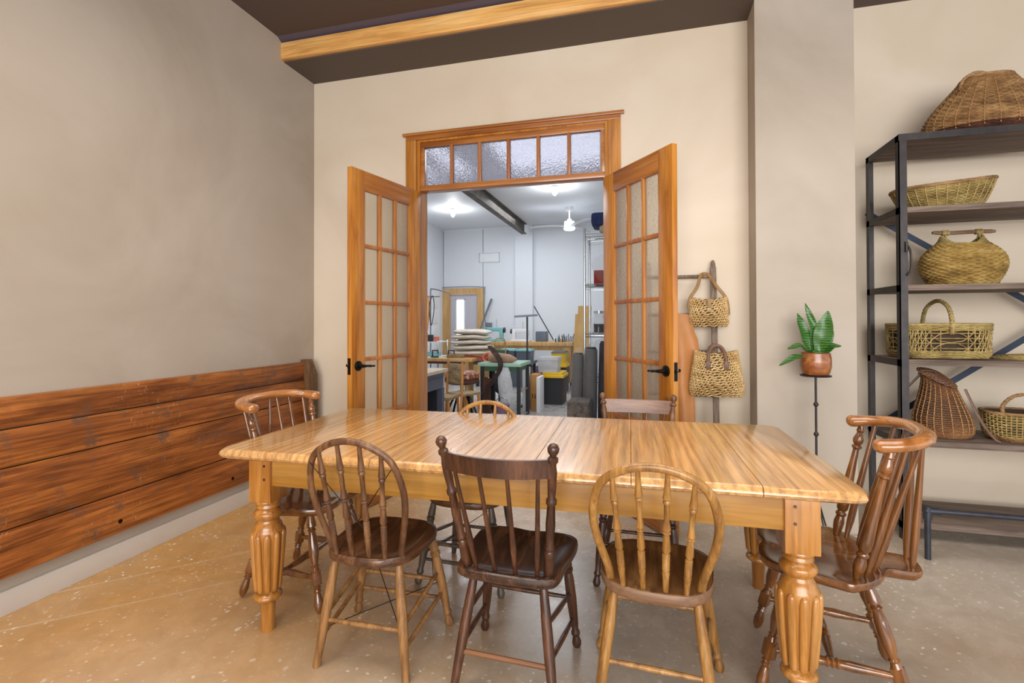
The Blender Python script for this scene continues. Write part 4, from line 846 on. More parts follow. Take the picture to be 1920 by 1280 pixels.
leaf((-0.03, -0.02, 0.11), (-0.12, -0.04, 0.10), (-0.205, -0.04, 0.052), 0.026, (-0.1, -0.5, 1))
leaf((0.03, -0.01, 0.11), (0.08, -0.02, 0.165), (0.128, -0.02, 0.172), 0.028, (0.1, -0.5, 1))
leaf((0.0, -0.03, 0.11), (-0.01, -0.05, 0.135), (-0.005, -0.075, 0.115), 0.022, (0, -0.7, 0.7))
leaf((0.0, 0.01, 0.11), (0.0, 0.02, 0.22), (-0.005, 0.02, 0.34), 0.03, (0.1, -1, 0))

# ---------------------------------------------------------------- workshop beyond the doorway
FX, FY = -4.72, 11.15
struct('floor_far', MB().box(FX-0.1, 1.24, 3.80, FY+0.1, -0.12, 0), 'floor2')
struct('ceiling_far', MB().box(FX-0.1, 1.24, 3.83, FY+0.1, ZC, ZC+0.1), 'white')
struct('wall_far', MB().box(FX-0.1, -4.70, FY, FY+0.1, 0, ZC).box(-3.70, 1.24, FY, FY+0.1, 0, ZC).box(-4.71, -3.69, FY, FY+0.1, 2.06, ZC), 'white')
struct('wall_workshop_left', MB().box(FX-0.1, FX, 3.80, FY, 0, ZC), 'white')
struct('wall_workshop_right', MB().box(1.14, 1.24, 4.16, FY, 0, ZC), 'white')
struct('wall_partition', MB().box(FX, JL-0.06, 3.815, 3.83, 0, ZC).box(JR+0.06, 0.69, 3.815, 3.83, 0, ZC).box(0.69, 1.14, 4.05, 4.06, 0, ZC).box(JL-0.06, JR+0.06, 3.815, 3.83, JT-0.02, ZC), 'white')
struct('wall_workshop_pier', MB().box(-2.88, -2.47, 11.04, FY, 0, ZC), 'white')
struct('trim_5', MB().box(FX, FX+0.012, 3.85, FY, ZC-0.03, ZC).box(FX, -2.88, FY-0.012, FY, ZC-0.03, ZC).box(-2.47, 1.14, FY-0.012, FY, ZC-0.045, ZC), 'white2')
g = MB().box(-2.69, -2.57, 3.83, 10.90, 3.285, 3.30).box(-2.69, -2.57, 3.83, 10.90, 3.505, 3.519).box(-2.635, -2.625, 3.83, 10.90, 3.29, 3.515)
M['steel'] = mottled('rusty_steel', (58, 54, 50), (108, 98, 86), 5, 0.6, 0.05)
struct('beam_workshop', g, 'steel')
# far door
d = bpy.data.objects.new('door_3', None); COL.objects.link(d); d.location = (-4.2, FY, 0); d['kind'] = 'structure'
M['lilac'] = plain('lilac_grey_paint', (196, 192, 202), 0.5); M['grey'] = plain('cool_grey', (120, 124, 134), 0.5)
MB().box(-4.72, -4.57, FY-0.03, FY-0.001, 0, 2.10).box(-3.81, -3.68, FY-0.03, FY-0.001, 0, 2.10).box(-4.72, -3.68, FY-0.032, FY-0.001, 1.965, 2.10).box(-4.575, -4.54, FY-0.02, FY+0.1, 0, 1.97).box(-3.84, -3.805, FY-0.02, FY+0.1, 0, 1.97).build('frame', 'oak', d, world=True)
MB().box(-4.54, -4.39, FY+0.03, FY+0.07, 0.01, 1.965).box(-4.17, -3.84, FY+0.03, FY+0.07, 0.01, 1.965).box(-4.39, -4.17, FY+0.03, FY+0.07, 0.01, 0.55).box(-4.39, -4.17, FY+0.03, FY+0.07, 1.84, 1.965).build('leaf_panel', 'lilac', d, world=True)
M['daylit'] = plain('daylit_pane', (244, 248, 240), 0.3, emit=1.0)
for k in range(5): MB().box(-4.375, -4.185, FY+0.045, FY+0.05, 0.56+k*0.256, 0.56+(k+1)*0.256-0.012).build('window_pane', 'daylit', d, world=True)
MB().box(-4.40, -4.375, FY+0.02, FY+0.035, 0.54, 1.85).box(-4.185, -4.16, FY+0.02, FY+0.035, 0.54, 1.85).box(-4.40, -4.16, FY+0.02, FY+0.035, 1.83, 1.855).build('window_frame', 'white2', d, world=True)
d = bpy.data.objects.new('door_4', None); COL.objects.link(d); d.location = (FX, 10.4, 0); d['kind'] = 'structure'
MB().box(FX, FX+0.03, 9.95, 10.85, 0, 2.03).build('leaf_panel', 'white2', d, world=True)
for k in range(5): MB().box(FX+0.03, FX+0.045, 10.08, 10.72, 0.18+k*0.36, 0.44+k*0.36, 0.006).build('raised_panel', 'white2', d, world=True)
g = MB(); g.tube([(-3.79, FY-0.008, 2.93), (-3.29, FY-0.008, 2.93), (-3.29, FY-0.008, 2.705), (-3.79, FY-0.008, 2.705)], 0.008, 6, closed=True); g.box(-3.77, -3.31, FY-0.012, FY-0.001, 2.72, 2.915)
tag(g.build('wall_vent', 'white2'), 'flat white vent cover high on the far workshop wall', 'vent')
g = MB().box(-3.62, -3.47, FY-0.07, FY-0.001, 1.12, 1.28, 0.005)
tag(g.build('switch_box', 'grey'), 'small grey electrical box on the far wall right of the wooden door frame', 'electrical box')
g = MB().tube(smooth_path([(-4.72, FY-0.045, 2.13), (-4.2, FY-0.045, 2.14), (-3.68, FY-0.045, 2.12), (-3.64, FY-0.045, 2.05), (-3.66, FY-0.045, 1.5), (-3.60, FY-0.045, 1.24)], 5), 0.009, 6)
tag(g.build('wall_cable', 'grey'), 'grey cable run over the far wooden door frame down to the electrical box', 'cable')
g = MB().bar((-3.47, 11.10, 1.84), (-4.02, 10.6, 0.02), 0.055, 0.03)
tag(g.build('metal_bar', 'grey'), 'grey metal bar leaning in front of the far wooden door', 'bar')
# lamps and fan
M['bulb'] = plain('lit_bulb', (255, 255, 255), 0.3, emit=22); M['led'] = plain('lit_led_disc', (236, 250, 255), 0.3, emit=1.3)
for x, y in ((-3.63, 9.08), (-1.41, 7.99)):
    t = thing('ceiling_lamp', 'bare bulb lamp on the workshop ceiling, left of the steel beam' if x < -2.6 else 'bare bulb lamp on the workshop ceiling, right of the steel beam', 'lamp', (x, y, ZC))
    MB().lathe((0, 0, 0), (0, 0, -0.05), [(0, 0.06), (0.5, 0.06), (1, 0.03)], 16).build('socket', 'white2', t)
    MB().lathe((0, 0, -0.045), (0, 0, -0.16), [(0, 0.015), (0.25, 0.03), (0.6, 0.042), (0.85, 0.03), (1, 0.005)], 14).build('bulb', 'bulb', t)
    l = bpy.data.lights.new('lamp_light', 'POINT'); l.energy = 14; l.shadow_soft_size = 0.06; l.color = (0.95, 0.98, 1); lo_ = bpy.data.objects.new('lamp_light', l); COL.objects.link(lo_); lo_.location = (x, y, ZC-0.24)
t = thing('ceiling_fan', 'white three-blade ceiling fan with a lit disc', 'fan', (-1.40, 9.55, ZC))
MB().lathe((0, 0, 0), (0, 0, -0.07), [(0, 0.075), (1, 0.07)], 20).build('canopy', 'white2', t)
MB().tube([(0, 0, -0.06), (0, 0, -0.25)], 0.014, 10).build('rod', 'white2', t)
MB().lathe((0, 0, -0.23), (0, 0, -0.40), [(0, 0.035), (0.25, 0.05), (0.3, 0.10), (0.8, 0.105), (1, 0.09)], 24).build('motor', 'white2', t)
MB().lathe((0, 0, -0.40), (0, 0, -0.45), [(0, 0.11), (0.5, 0.115), (1, 0.09)], 24).build('light_disc', 'led', t)
for a in (3.25, 3.25+2.1, 3.25+4.2):
    c, s_ = math.cos(a), math.sin(a); P = [(c*r, s_*r, -0.38+0.02*math.sin(r*4)) for r in (0.08, 0.2, 0.4, 0.65, 0.78)]
    MB().tube(P, [0.03, 0.055, 0.075, 0.075, 0.03], 8, flat=0.10, upv=(0, 0, 1)).build('blade', 'white2', t)

# steel bench just inside the doorway
M['dkgrey'] = plain('slate_grey_paint', (86, 88, 104), 0.45); M['dark_in'] = plain('dark_slate', (34, 36, 46), 0.7); M['palewood'] = wood('pale_bench_top', (196, 172, 146), (214, 194, 170), (226, 210, 190), 'x', 0.5)
t = thing('steel_bench', 'slate grey steel workbench with pale top just inside the doorway', 'workbench', (-2.55, 4.55, 0))
MB().box(-3.1, -2.03, 4.10, 4.94, 0.765, 0.80, 0.006).build('worktop', 'palewood', t, world=True)
MB().box(-3.06, -2.07, 4.14, 4.90, 0.60, 0.765).box(-3.05, -2.062, 4.16, 4.88, 0.70, 0.712).build('apron', 'dkgrey', t, world=True)
for x, y in ((-3.0, 4.17), (-2.09, 4.17), (-3.0, 4.87), (-2.09, 4.87)): MB().box(x-0.03, x+0.03, y-0.03, y+0.03, 0, 0.60).build('leg', 'dkgrey', t, world=True)
MB().box(-3.03, -2.62, 4.2, 4.86, 0.03, 0.60).build('cabinet_box', 'dark_in', t, world=True)
MB().box(-2.62, -2.12, 4.80, 4.86, 0.03, 0.60).build('back_panel', 'dark_in', t, world=True)
# rush stool + wicker side chair
M['rush'] = wicker('rush', (132, 106, 70), (168, 140, 98), (194, 168, 128)); M['orange'] = wood('orange_beech', (176, 98, 30), (204, 128, 50), (222, 154, 80), 'z', 0.4)
t = thing('rush_stool', 'low rush-seated stool with orange legs in front of the grey steel bench', 'stool', (-2.25, 5.22, 0))
MB().box(-0.185, 0.185, -0.16, 0.16, 0.425, 0.465, 0.016).build('rush_seat', 'rush', t)
for x in (-0.16, 0.16):
    for y in (-0.14, 0.14): MB().lathe((x, y, 0.45), (x*1.12, y*1.1, 0), [(0, 0.017), (1, 0.013)], 10).build('leg', 'orange', t)
t = thing('side_chair', 'small beech chair with a hairy wicker back panel beside the rush stool', 'chair', (-2.12, 5.62, 0), -0.5)
for x in (-0.13, 0.13):
    MB().lathe((x, -0.12, 0.82), (x*1.1, -0.16, 0), [(0, 0.016), (1, 0.013)], 10).build('back_post', 'orange', t); MB().lathe((x, 0.13, 0.44), (x*1.1, 0.15, 0), [(0, 0.016), (1, 0.013)], 10).build('leg', 'orange', t)
MB().box(-0.14, 0.14, -0.13, -0.105, 0.56, 0.80, 0.01).build('back_panel', 'rush', t); MB().box(-0.15, 0.15, -0.14, 0.16, 0.42, 0.45, 0.01).build('seat', 'rush', t)
t = thing('round_stool', 'dark iron stool with a floral cushion between the beech chair and leather straps', 'stool', (-2.28, 6.00, 0))
M['floral'] = mottled('floral_fabric', (226, 222, 206), (150, 60, 40), 26, 0.8, 0.05, c3=(90, 110, 60)); M['maroon'] = mottled('maroon_leather', (74, 40, 34), (110, 64, 50), 12, 0.4)
MB().lathe((0, 0, 0.565), (0, 0, 0.665), [(0, 0.20), (0.15, 0.225), (0.7, 0.225), (1, 0.16)], 24).build('cushion', 'floral', t)
MB().lathe((0, 0, 0.50), (0, 0, 0.566), [(0, 0.17), (0.4, 0.22), (1, 0.222)], 24).build('seat_ring', 'maroon', t)
MB().tube([(0, 0, 0.1), (0, 0, 0.5)], 0.022, 10).build('column', 'black', t)
for a in range(5): MB().tube(smooth_path([(0, 0, 0.42), (0.12*math.cos(a*1.256), 0.12*math.sin(a*1.256), 0.3), (0.24*math.cos(a*1.256), 0.24*math.sin(a*1.256), 0.02)], 5), 0.014, 8).build('leg', 'black', t)
# long narrow table with sacks
t = thing('trestle_table', 'narrow pale wooden table running behind the grey steel bench', 'table', (-2.85, 6.0, 0))
MB().box(-3.9, -2.24, 6.27, 6.50, 0.755, 0.80, 0.006).build('table_top', 'oak', t, world=True)
for x in (-3.8, -2.32): MB().box(x-0.03, x+0.03, 6.29, 6.48, 0, 0.755).build('leg', 'oak', t, world=True)
t = thing('packing_table', 'dark low packing table under the folded sacks', 'table', (-2.4, 6.75, 0))
MB().box(-3.7, -2.17, 6.55, 7.05, 0.70, 0.74, 0.004).build('table_top', 'maroon', t, world=True)
for x in (-3.6, -2.2):
    for y in (6.6, 7.0): MB().box(x-0.02, x+0.02, y-0.02, y+0.02, 0, 0.70).build('leg', 'black', t, world=True)
M['sack'] = mottled('canvas', (196, 184, 168), (222, 212, 198), 4, 0.85, 0.15); M['coral'] = mottled('coral_cord', (206, 92, 62), (232, 140, 110), 20, 0.7, 0.2)
zz = 0.83; SK = ['bottom', 'second', 'third', 'fourth', 'top']
for k in range(5):
    w = 0.32-0.012*k; cx = -2.40+0.015*math.sin(k*2); g = MB(); R = []
    for i in range(9):
        a = PI*i/8; e = math.sin(a)**0.45 if 0 < i < 8 else 0.02; z = zz+0.033*(1-math.cos(a))
        R.append([(cx+w*e*math.copysign(abs(math.cos(b))**0.6, math.cos(b)), 6.72+0.2*e*math.copysign(abs(math.sin(b))**0.6, math.sin(b)), z+0.006*math.cos(b*2+k)+0.004*math.cos(b*5)) for b in [2*PI*j/28 for j in range(28)]])
    g.rings(R)
    tag(g.build('canvas_sack', 'sack'), 'folded cream canvas sack, %s of the pile on the packing table' % ('topmost' if k == 4 else 'lowest' if k == 0 else SK[k]+' from the bottom'), 'sack', 'folded canvas sacks'); zz += 0.0725
g = MB()
for k in range(5): g.tube([(-2.72+0.62*u, 6.62+0.02*math.sin(u*9+k), 0.765+0.012*k+0.006*math.sin(u*12+k*2)) for u in [i/14 for i in range(15)]], 0.012, 6)
for k in range(4): g.tube([(-2.10+0.075*math.cos(a), 6.55+0.02*k, 0.80+0.06*math.sin(a)) for a in [2*PI*j/16 for j in range(16)]], 0.012, 6, closed=True)
tag(g.build('cord_bundle', 'coral'), 'coral red cord bundle under the canvas sacks', 'cord')
g = MB()
for k in range(6): 
    o_ = 0.016*k; g.tube(smooth_path([(-1.93+o_*0.3, 6.0+o_, 0.99), (-1.90+o_*0.6, 6.0+o_, 0.94), (-1.80+o_*0.5, 6.0+o_, 0.80), (-1.80+o_*0.4, 6.0+o_, 0.68), (-1.90+o_*0.5, 6.0+o_, 0.53), (-1.97+o_*0.4, 6.0+o_, 0.40), (-1.98+o_*0.3, 6.0+o_, 0.012)], 5), 0.010, 7, flat=0.5)
tag(g.build('leather_strap_bundle', 'dleather'), 'bundle of dark brown leather straps hanging beside the floral stool', 'straps')
# green sewing table with machine and leather roll
M['green'] = plain('machine_green', (156, 190, 168), 0.4); M['dgreen'] = plain('dark_green', (58, 96, 66), 0.45); M['turq'] = plain('turquoise_enamel', (126, 186, 190), 0.35)
M['slate'] = plain('grey_plastic', (98, 106, 120), 0.4); M['yellow'] = plain('yellow_plastic', (236, 190, 20), 0.4); M['blk'] = plain('charcoal_plastic', (46, 46, 50), 0.5)
M['milky'] = film('milky_plastic', (222, 224, 228), 0.35); M['card'] = mottled('cardboard', (176, 122, 66), (196, 144, 86), 4, 0.8, 0.05); M['kraft'] = mottled('kraft_board', (190, 148, 88), (212, 172, 112), 3, 0.75, 0.05)
t = thing('sewing_table', 'green topped industrial sewing table with dark steel legs', 'table', (-1.85, 6.55, 0))
MB().box(-2.15, -1.56, 6.25, 6.85, 0.705, 0.75, 0.004).build('table_top', 'green', t, world=True); MB().box(-2.12, -1.60, 6.3, 6.8, 0.64, 0.70).build('under_tray', 'dgreen', t, world=True)
for x, y in ((-2.1, 6.3), (-1.60, 6.3), (-2.1, 6.8), (-1.60, 6.8)): MB().box(x-0.022, x+0.022, y-0.022, y+0.022, 0, 0.705).build('leg', 'blk', t, world=True)
MB().box(-1.62, -1.585, 6.3, 6.8, 0.02, 0.05).box(-1.62, -1.585, 6.3, 6.8, 0.36, 0.385).build('side_rail', 'chrome', t, world=True)
MB().lathe((-1.95, 6.4, 0.45), (-1.75, 6.4, 0.45), [(0, 0.09), (0.2, 0.12), (0.8, 0.12), (1, 0.08)], 18).build('motor', 'blk', t, world=True)
g = MB().lathe((-2.02, 6.35, 0.82), (-1.64, 6.35, 0.795), [(0, 0.055), (0.3, 0.07), (0.75, 0.062), (1, 0.02)], 16)
tag(g.build('leather_roll', mottled('roll_leather', (140, 104, 80), (164, 128, 100), 9, 0.6)), 'brown leather roll lying on the green sewing table', 'roll')
def pbag(name, label, c, w, d, z0, z1, mat, bulge=0.1, grp=None):
    g = MB(); R = []
    for i in range(9):
        u = i/8; k = (0.55+0.5*math.sin(PI*(0.15+0.7*u)))*(1 if 0 < i < 8 else 0.7)
        R.append([(c[0]+w*k*math.cos(b)*(1+bulge*math.sin(3*b+u*5)), c[1]+d*k*math.sin(b)*(1+bulge*math.cos(2*b+u*7)), z0+(z1-z0)*u) for b in [2*PI*j/20 for j in range(20)]])
    g.rings(R); return tag(g.build(name, mat, angle=30), label, 'bag', grp)
pbag('plastic_bag', 'crumpled clear plastic bag hanging under the green sewing table', (-1.76, 6.22), 0.085, 0.05, 0.17, 0.70, 'milky', 0.2)
def tote(label, x0, x1, y0, y1, z0, z1, mb, ml, name='storage_tote', lid=True):
    t = thing(name, label, 'tote', ((x0+x1)/2, (y0+y1)/2, z0)); hz = z1-z0; a, b = (x1-x0)/2, (y1-y0)/2
    R = [[(sx*k*a, sy*k*b, z) for sx, sy in ((-1, -1), (1, -1), (1, 1), (-1, 1))] for k, z in ((0.86, 0), (0.95, hz*0.8), (0.96, hz*0.82), (1, hz*0.82), (1, hz*(0.84 if lid else 1)))]
    g = MB().rings(R); g.sm = [False]*len(g.sm); g.build('tub', mb, t)
    if lid: MB().box(-a*1.03, a*1.03, -b*1.03, b*1.03, hz*0.84, hz*0.93, 0.008).box(-a*0.9, a*0.9, -b*0.9, b*0.9, hz*0.92, hz, 0.006).build('lid', ml, t)
    return t
tote('charcoal storage tote with yellow lid on the floor beside the cardboard carton', -1.57, -1.22, 7.6, 8.1, 0, 0.50, 'blk', 'yellow')
tote('cloudy clear tote standing on the nearer yellow lid', -1.64, -1.30, 7.62, 8.0, 0.501, 0.74, 'milky', 'milky', lid=False)
tote('charcoal tote with yellow lid under the wooden workbench', -1.62, -1.38, 8.95, 9.35, 0.0, 0.55, 'blk', 'yellow'); tote('yellow tote with grey lid stacked on the one under the workbench', -1.66, -1.40, 8.95, 9.35, 0.551, 0.75, 'yellow', 'slate')
t = thing('side_bench', 'low dark shelf table carrying the blue grey parts bins', 'table', (-1.95, 7.6, 0))
MB().box(-2.35, -1.68, 7.4, 7.85, 0.64, 0.68).build('table_top', 'slate', t, world=True)
for x in (-2.3, -1.72):
    for y in (7.45, 7.8): MB().box(x-0.02, x+0.02, y-0.02, y+0.02, 0, 0.64).build('leg', 'blk', t, world=True)
tote('blue grey parts bin on the low shelf table, left of its twin', -2.20, -1.95, 7.42, 7.7, 0.681, 0.87, 'slate', 'turq'); tote('blue grey parts bin on the low shelf table, right of its twin', -1.93, -1.69, 7.42, 7.7, 0.681, 0.87, 'slate', 'turq')
t = thing('cardboard_carton', 'tall narrow brown cardboard carton with a black letter N', 'carton', (-1.565, 7.22, 0))
MB().box(-0.062, 0.055, -0.12, 0.12, 0, 0.52, 0.003).build('carton_box', 'card', t)
g = MB(); x0, z0, w_, h_ = -0.030, 0.17, 0.042, 0.07; yy = -0.1225
g.bar((x0, yy, z0), (x0, yy, z0+h_), 0.008, 0.002).bar((x0+w_, yy, z0), (x0+w_, yy, z0+h_), 0.008, 0.002).bar((x0, yy, z0+h_), (x0+w_, yy, z0), 0.008, 0.002); g.build('printed_letter', 'black', t)
for i, (x, lb) in enumerate(((-1.68, 'white foam board standing left of the cardboard carton'), (-1.475, 'white foam board standing right of the cardboard carton'))):
    tag(MB().box(x-0.025, x+0.025, 6.93, 7.24, 0, 0.62-0.12*i, 0.003).build('foam_board', 'white2'), lb, 'board')
# T stand, machines, workbench
t = thing('sewing_lamp_stand', 'black T-shaped stand rising from the parts bins table', 'stand', (-1.73, 7.35, 0))
MB().tube([(-1.73, 7.35, 0.02), (-1.73, 7.35, 1.38)], 0.014, 8).build('pole', 'blk', t, world=True); MB().bar((-1.93, 7.35, 1.375), (-1.57, 7.35, 1.395), 0.03, 0.03).build('cross_bar', 'grey', t, world=True)
MB().box(-1.84, -1.62, 7.27, 7.43, 0, 0.02).build('base_plate', 'blk', t, world=True)
t = thing('workbench', 'long pale wooden workbench on casters before the far wall', 'workbench', (-2.3, 9.75, 0))
MB().box(-3.35, -1.33, 9.35, 10.1, 0.83, 0.905, 0.006).build('worktop', 'oak', t, world=True); MB().box(-3.25, -1.42, 9.45, 10.0, 0.74, 0.83).build('apron', 'oak', t, world=True)
for x, y in ((-3.25, 9.45), (-1.44, 9.45), (-3.25, 10.0), (-1.44, 10.0)):
    lg = MB().box(x-0.07, x+0.07, y-0.05, y+0.05, 0.13, 0.83).build('leg', 'oak', t, world=True)
    MB().lathe((x-0.02, y, 0.06), (x+0.02, y, 0.06), [(0, 0.058), (1, 0.058)], 16).box(x-0.03, x+0.03, y-0.03, y+0.03, 0.11, 0.13).build('caster', 'blk', t, world=True)
def machine(label, x, y, z, mat, s=1.0, flip=1):
    t = thing('sewing_machine', label, 'sewing machine', (x, y, z), 0)
    MB().box(-0.24*s, 0.24*s, -0.09*s, 0.09*s, 0, 0.05*s, 0.01).build('bed', mat, t)
    g = MB().box(*(sorted((flip*0.13*s, flip*0.22*s))), -0.05*s, 0.05*s, 0.05*s, 0.30*s, 0.02*s); g.box(-0.2*s, 0.2*s, -0.045*s, 0.045*s, 0.22*s, 0.31*s, 0.02*s); g.box(*(sorted((-flip*0.21*s, -flip*0.14*s))), -0.045*s, 0.045*s, 0.14*s, 0.31*s, 0.015*s); g.build('arm', mat, t)
    MB().lathe((flip*0.22*s, 0, 0.25*s), (flip*0.26*s, 0, 0.25*s), [(0, 0.06*s), (1, 0.06*s)], 16).build('hand_wheel', 'blk', t)
    MB().tube([(-flip*0.175*s, 0, 0.05*s), (-flip*0.175*s, 0, 0.15*s)], 0.006*s, 6).build('needle_bar', 'chrome', t)
    MB().tube([(0.05*s, 0.03*s, 0.3*s), (0.05*s, 0.03*s, 0.50*s)], 0.005*s, 6).build('spool_rod', 'chrome', t)
machine('turquoise sewing machine on the workbench near the electrical box', -2.95, 9.6, 0.906, 'turq', 0.9)
machine('cream sewing machine on the parts bins side of the workbench', -2.38, 9.55, 0.906, 'white2', 0.8, -1)
machine('dark green sewing machine on the far part of the green table', -1.98, 6.68, 0.751, 'dgreen', 0.5)
g = MB().bar((-2.22, 10.06, 1.62), (-1.79, 9.98, 0.91), 0.035, 0.012)
tag(g.build('measuring_stick', 'blk'), 'dark measuring stick leaning against the far wall behind the workbench', 'stick')
for x, m_, lb in ((-1.98, 'slate', 'grey desk tidy box on the workbench beside the black T stand'), (-1.62, 'white2', 'low white tray at the right end of the workbench')):
    tag(MB().box(x-0.09, x+0.12, 9.5, 9.75, 0.906, 0.906+(0.2 if m_ == 'slate' else 0.08), 0.01).build('desk_box', m_), lb, 'box')
g = MB()
for k in range(9): g.tube([(-1.56+0.03*k, 9.6, 0.906), (-1.57+0.035*k, 9.6, 1.03+0.03*math.sin(k*2))], 0.008, 5)
tag(g.build('tool_cluster', 'blk'), 'cluster of dark hand tools at the right end of the workbench', 'tools')
# kraft boards
for i, (x, dx, zt_, lb) in enumerate(((-0.99, 0.12, 1.55, 'tall brown kraft board leaning behind the chrome rack'), (-1.12, 0.05, 1.42, 'narrow kraft board leaning left of the tall one'))):
    g = MB(); g.prism([(x-dx, 0), (x+dx, 0), (x+dx+0.04, zt_), (x-dx+0.07, zt_)], 7.95+0.1*i, 7.99+0.1*i, lambda p: (p[0], p[2]+0.06*p[1], p[1]))
    tag(g.build('kraft_board', 'kraft'), lb, 'board')
# chrome wire rack
t = thing('wire_rack', 'chrome wire storage rack at the right edge of the doorway', 'rack', (-0.1, 5.3, 0))
rx0, rx1, ry0, ry1 = -0.60, 0.55, 5.15, 5.65
for x in (rx0, rx1):
    for y in (ry0, ry1): MB().tube([(x, y, 0), (x, y, 2.26)], 0.0125, 10).build('post', 'chrome', t, world=True)
for z in (2.20, 1.68, 1.165, 0.70, 0.18):
    g = MB()
    for zo in (0, -0.03): g.tube([(rx0-0.01, ry0, z+zo), (rx1+0.01, ry0, z+zo), (rx1+0.01, ry1, z+zo), (rx0-0.01, ry1, z+zo)], 0.004, 5, closed=True)
    for k in range(46): x = rx0+(rx1-rx0)*k/45; g.tube([(x, ry0, z+0.003), (x, ry1, z+0.003)], 0.0025, 4)
    for k in range(4): y = ry0+(ry1-ry0)*k/3; g.tube([(rx0, y, z), (rx1, y, z)], 0.004, 5)
    g.build('wire_shelf', 'chrome', t, world=True)
M['denim'] = mottled('navy_cloth', (24, 38, 78), (40, 60, 110), 12, 0.8, 0.2); M['linen'] = mottled('linen', (166, 146, 122), (196, 178, 154), 10, 0.85, 0.2); M['redc'] = plain('red_cloth', (150, 46, 34), 0.8)
M['filmc'] = film('clear_film', (210, 208, 206), 0.84); M['fur'] = mottled('grey_fur', (70, 64, 60), (120, 112, 106), 30, 0.95, 0.6); M['roll'] = mottled('charcoal_cloth', (30, 30, 36), (58, 58, 66), 8, 0.8, 0.1)
tag(MB().box(-0.54, -0.10, 5.2, 5.55, 2.30, 2.44, 0.04).build('folded_cloth', 'denim'), 'folded navy blue cloth on top of the chrome rack', 'cloth')
tag(MB().lathe((-0.45, 5.22, 2.255), (-0.05, 5.25, 2.255), [(0, 0.03), (0.1, 0.05), (1, 0.05)], 14).build('linen_roll', 'linen'), 'rolled beige linen under the navy cloth', 'roll')
pbag('plastic_bag', 'clear plastic bag of beige cloth on the second rack shelf', (-0.33, 5.35), 0.2, 0.14, 1.69, 2.02, 'filmc', 0.12)
tag(MB().box(-0.52, -0.42, 5.3, 5.5, 1.685, 1.84, 0.01).build('cloth_stack', 'redc'), 'dark red folded cloth beside the plastic bag on the rack', 'cloth')
t = thing('glass_jar', 'glass jar of dark spools on the middle rack shelf', 'jar', (-0.46, 5.25, 1.17))
MB().tube([(0, 0, z) for z in (0, 0.01, 0.14, 0.18, 0.21)], [0.07, 0.08, 0.08, 0.055, 0.055], 18).build('jar_body', 'clear', t); MB().lathe((0, 0, 0.008), (0, 0, 0.10), [(0, 0.07), (1, 0.068)], 14).build('spools', 'roll', t)
MB().lathe((0, 0, 0.21), (0, 0, 0.235), [(0, 0.06), (1, 0.058)], 18).build('lid', 'chrome', t)
tag(MB().lathe((-0.42, 5.26, 0.70), (-0.38, 5.27, 1.12), [(0, 0.10), (0.5, 0.13), (0.9, 0.12), (1, 0.05)], 16).build('wrapped_bundle', 'filmc'), 'clear wrapped bundle standing on the fourth rack shelf', 'bundle')
for i, (x, y, r, z1, tl, lb) in enumerate(((-0.675, 4.98, 0.062, 0.98, 0.03, 'film-wrapped grey cloth roll leaning left in front of the chrome rack'), (-0.535, 4.96, 0.068, 1.04, 0.02, 'film-wrapped charcoal cloth roll standing before the rack post'), (-0.39, 4.96, 0.07, 1.10, 0.02, 'dark cloth roll nearest the door jamb'))):
    t = thing('cloth_roll', lb, 'roll', (x, y, 0)); MB().lathe((0, 0, 0.002), (tl, 0, z1), [(0, r*0.92), (0.5, r), (0.97, r*0.9), (1, r*0.7)], 18).build('cloth', 'roll', t)
    if i < 2: MB().lathe((0, 0, 0.001), (tl, 0, z1+0.05), [(0, r*0.98), (0.3, r*1.08), (0.7, r*1.05), (0.92, r*1.0), (0.96, r*0.6), (1, r*0.75)], 18).build('film_wrap', 'filmc', t)
tag(MB().box(-0.70, -0.49, 4.55, 4.85, 0.0, 0.56, 0.03).build('fur_cushion', 'fur'), 'shaggy grey brown block standing low by the right jamb', 'cushion')
# left shelf of tools and hanging cables
t = thing('tool_rack', 'low metal rack with small dark tools on the left workshop side', 'rack', (-3.55, 7.6, 0))
for x in (-3.95, -3.2):
    for y in (7.35, 7.75): MB().tube([(x, y, 0), (x, y, 1.0)], 0.012, 8).build('post', 'chrome', t, world=True)
for z in (0.98, 0.74): MB().box(-3.97, -3.18, 7.33, 7.77, z-0.015, z).build('rack_shelf', 'white2', t, world=True)
for k in range(7):
    x = -3.85+0.1*k; m_ = ('blk', 'dgreen', 'turq', 'blk', 'card', 'blk', 'coral')[k]
    tag(MB().box(x-0.035, x+0.035, 7.37, 7.45, 0.981, 1.06+0.03*((k*5) % 3), 0.01).build('tool_case', m_), {'blk': 'small black tool case on the upper shelf of the left rack', 'dgreen': 'dark green tool case on the left rack', 'turq': 'turquoise tool case on the left rack', 'card': 'brown tool case on the left rack', 'coral': 'coral tool case on the left rack'}[m_], 'case', 'small black tool cases' if m_ == 'blk' else None)
tag(MB().box(-3.9, -3.25, 7.38, 7.6, 0.741, 0.80, 0.01).build('comb_tray', 'turq'), 'turquoise tray on the lower shelf of the left rack', 'tray')
t = thing('hose_stand', 'tall grey pole stand with hooked arm on the left workshop side', 'stand', (-3.62, 8.0, 0))
MB().tube(smooth_path([(-3.62, 8.0, 0.02), (-3.62, 8.0, 1.0), (-3.62, 8.0, 1.8), (-3.60, 8.0, 1.87), (-3.5, 8.0, 1.86), (-3.25, 8.0, 1.80)], 6), 0.012, 8).build('pole', 'grey', t, world=True)
MB().tube([(-4.3, 8.0, 1.74), (-3.45, 8.0, 1.74)], 0.010, 6).build('hook_rail', 'grey', t, world=True); MB().box(-3.74, -3.50, 7.88, 8.12, 0, 0.02).build('base_plate', 'blk', t, world=True)
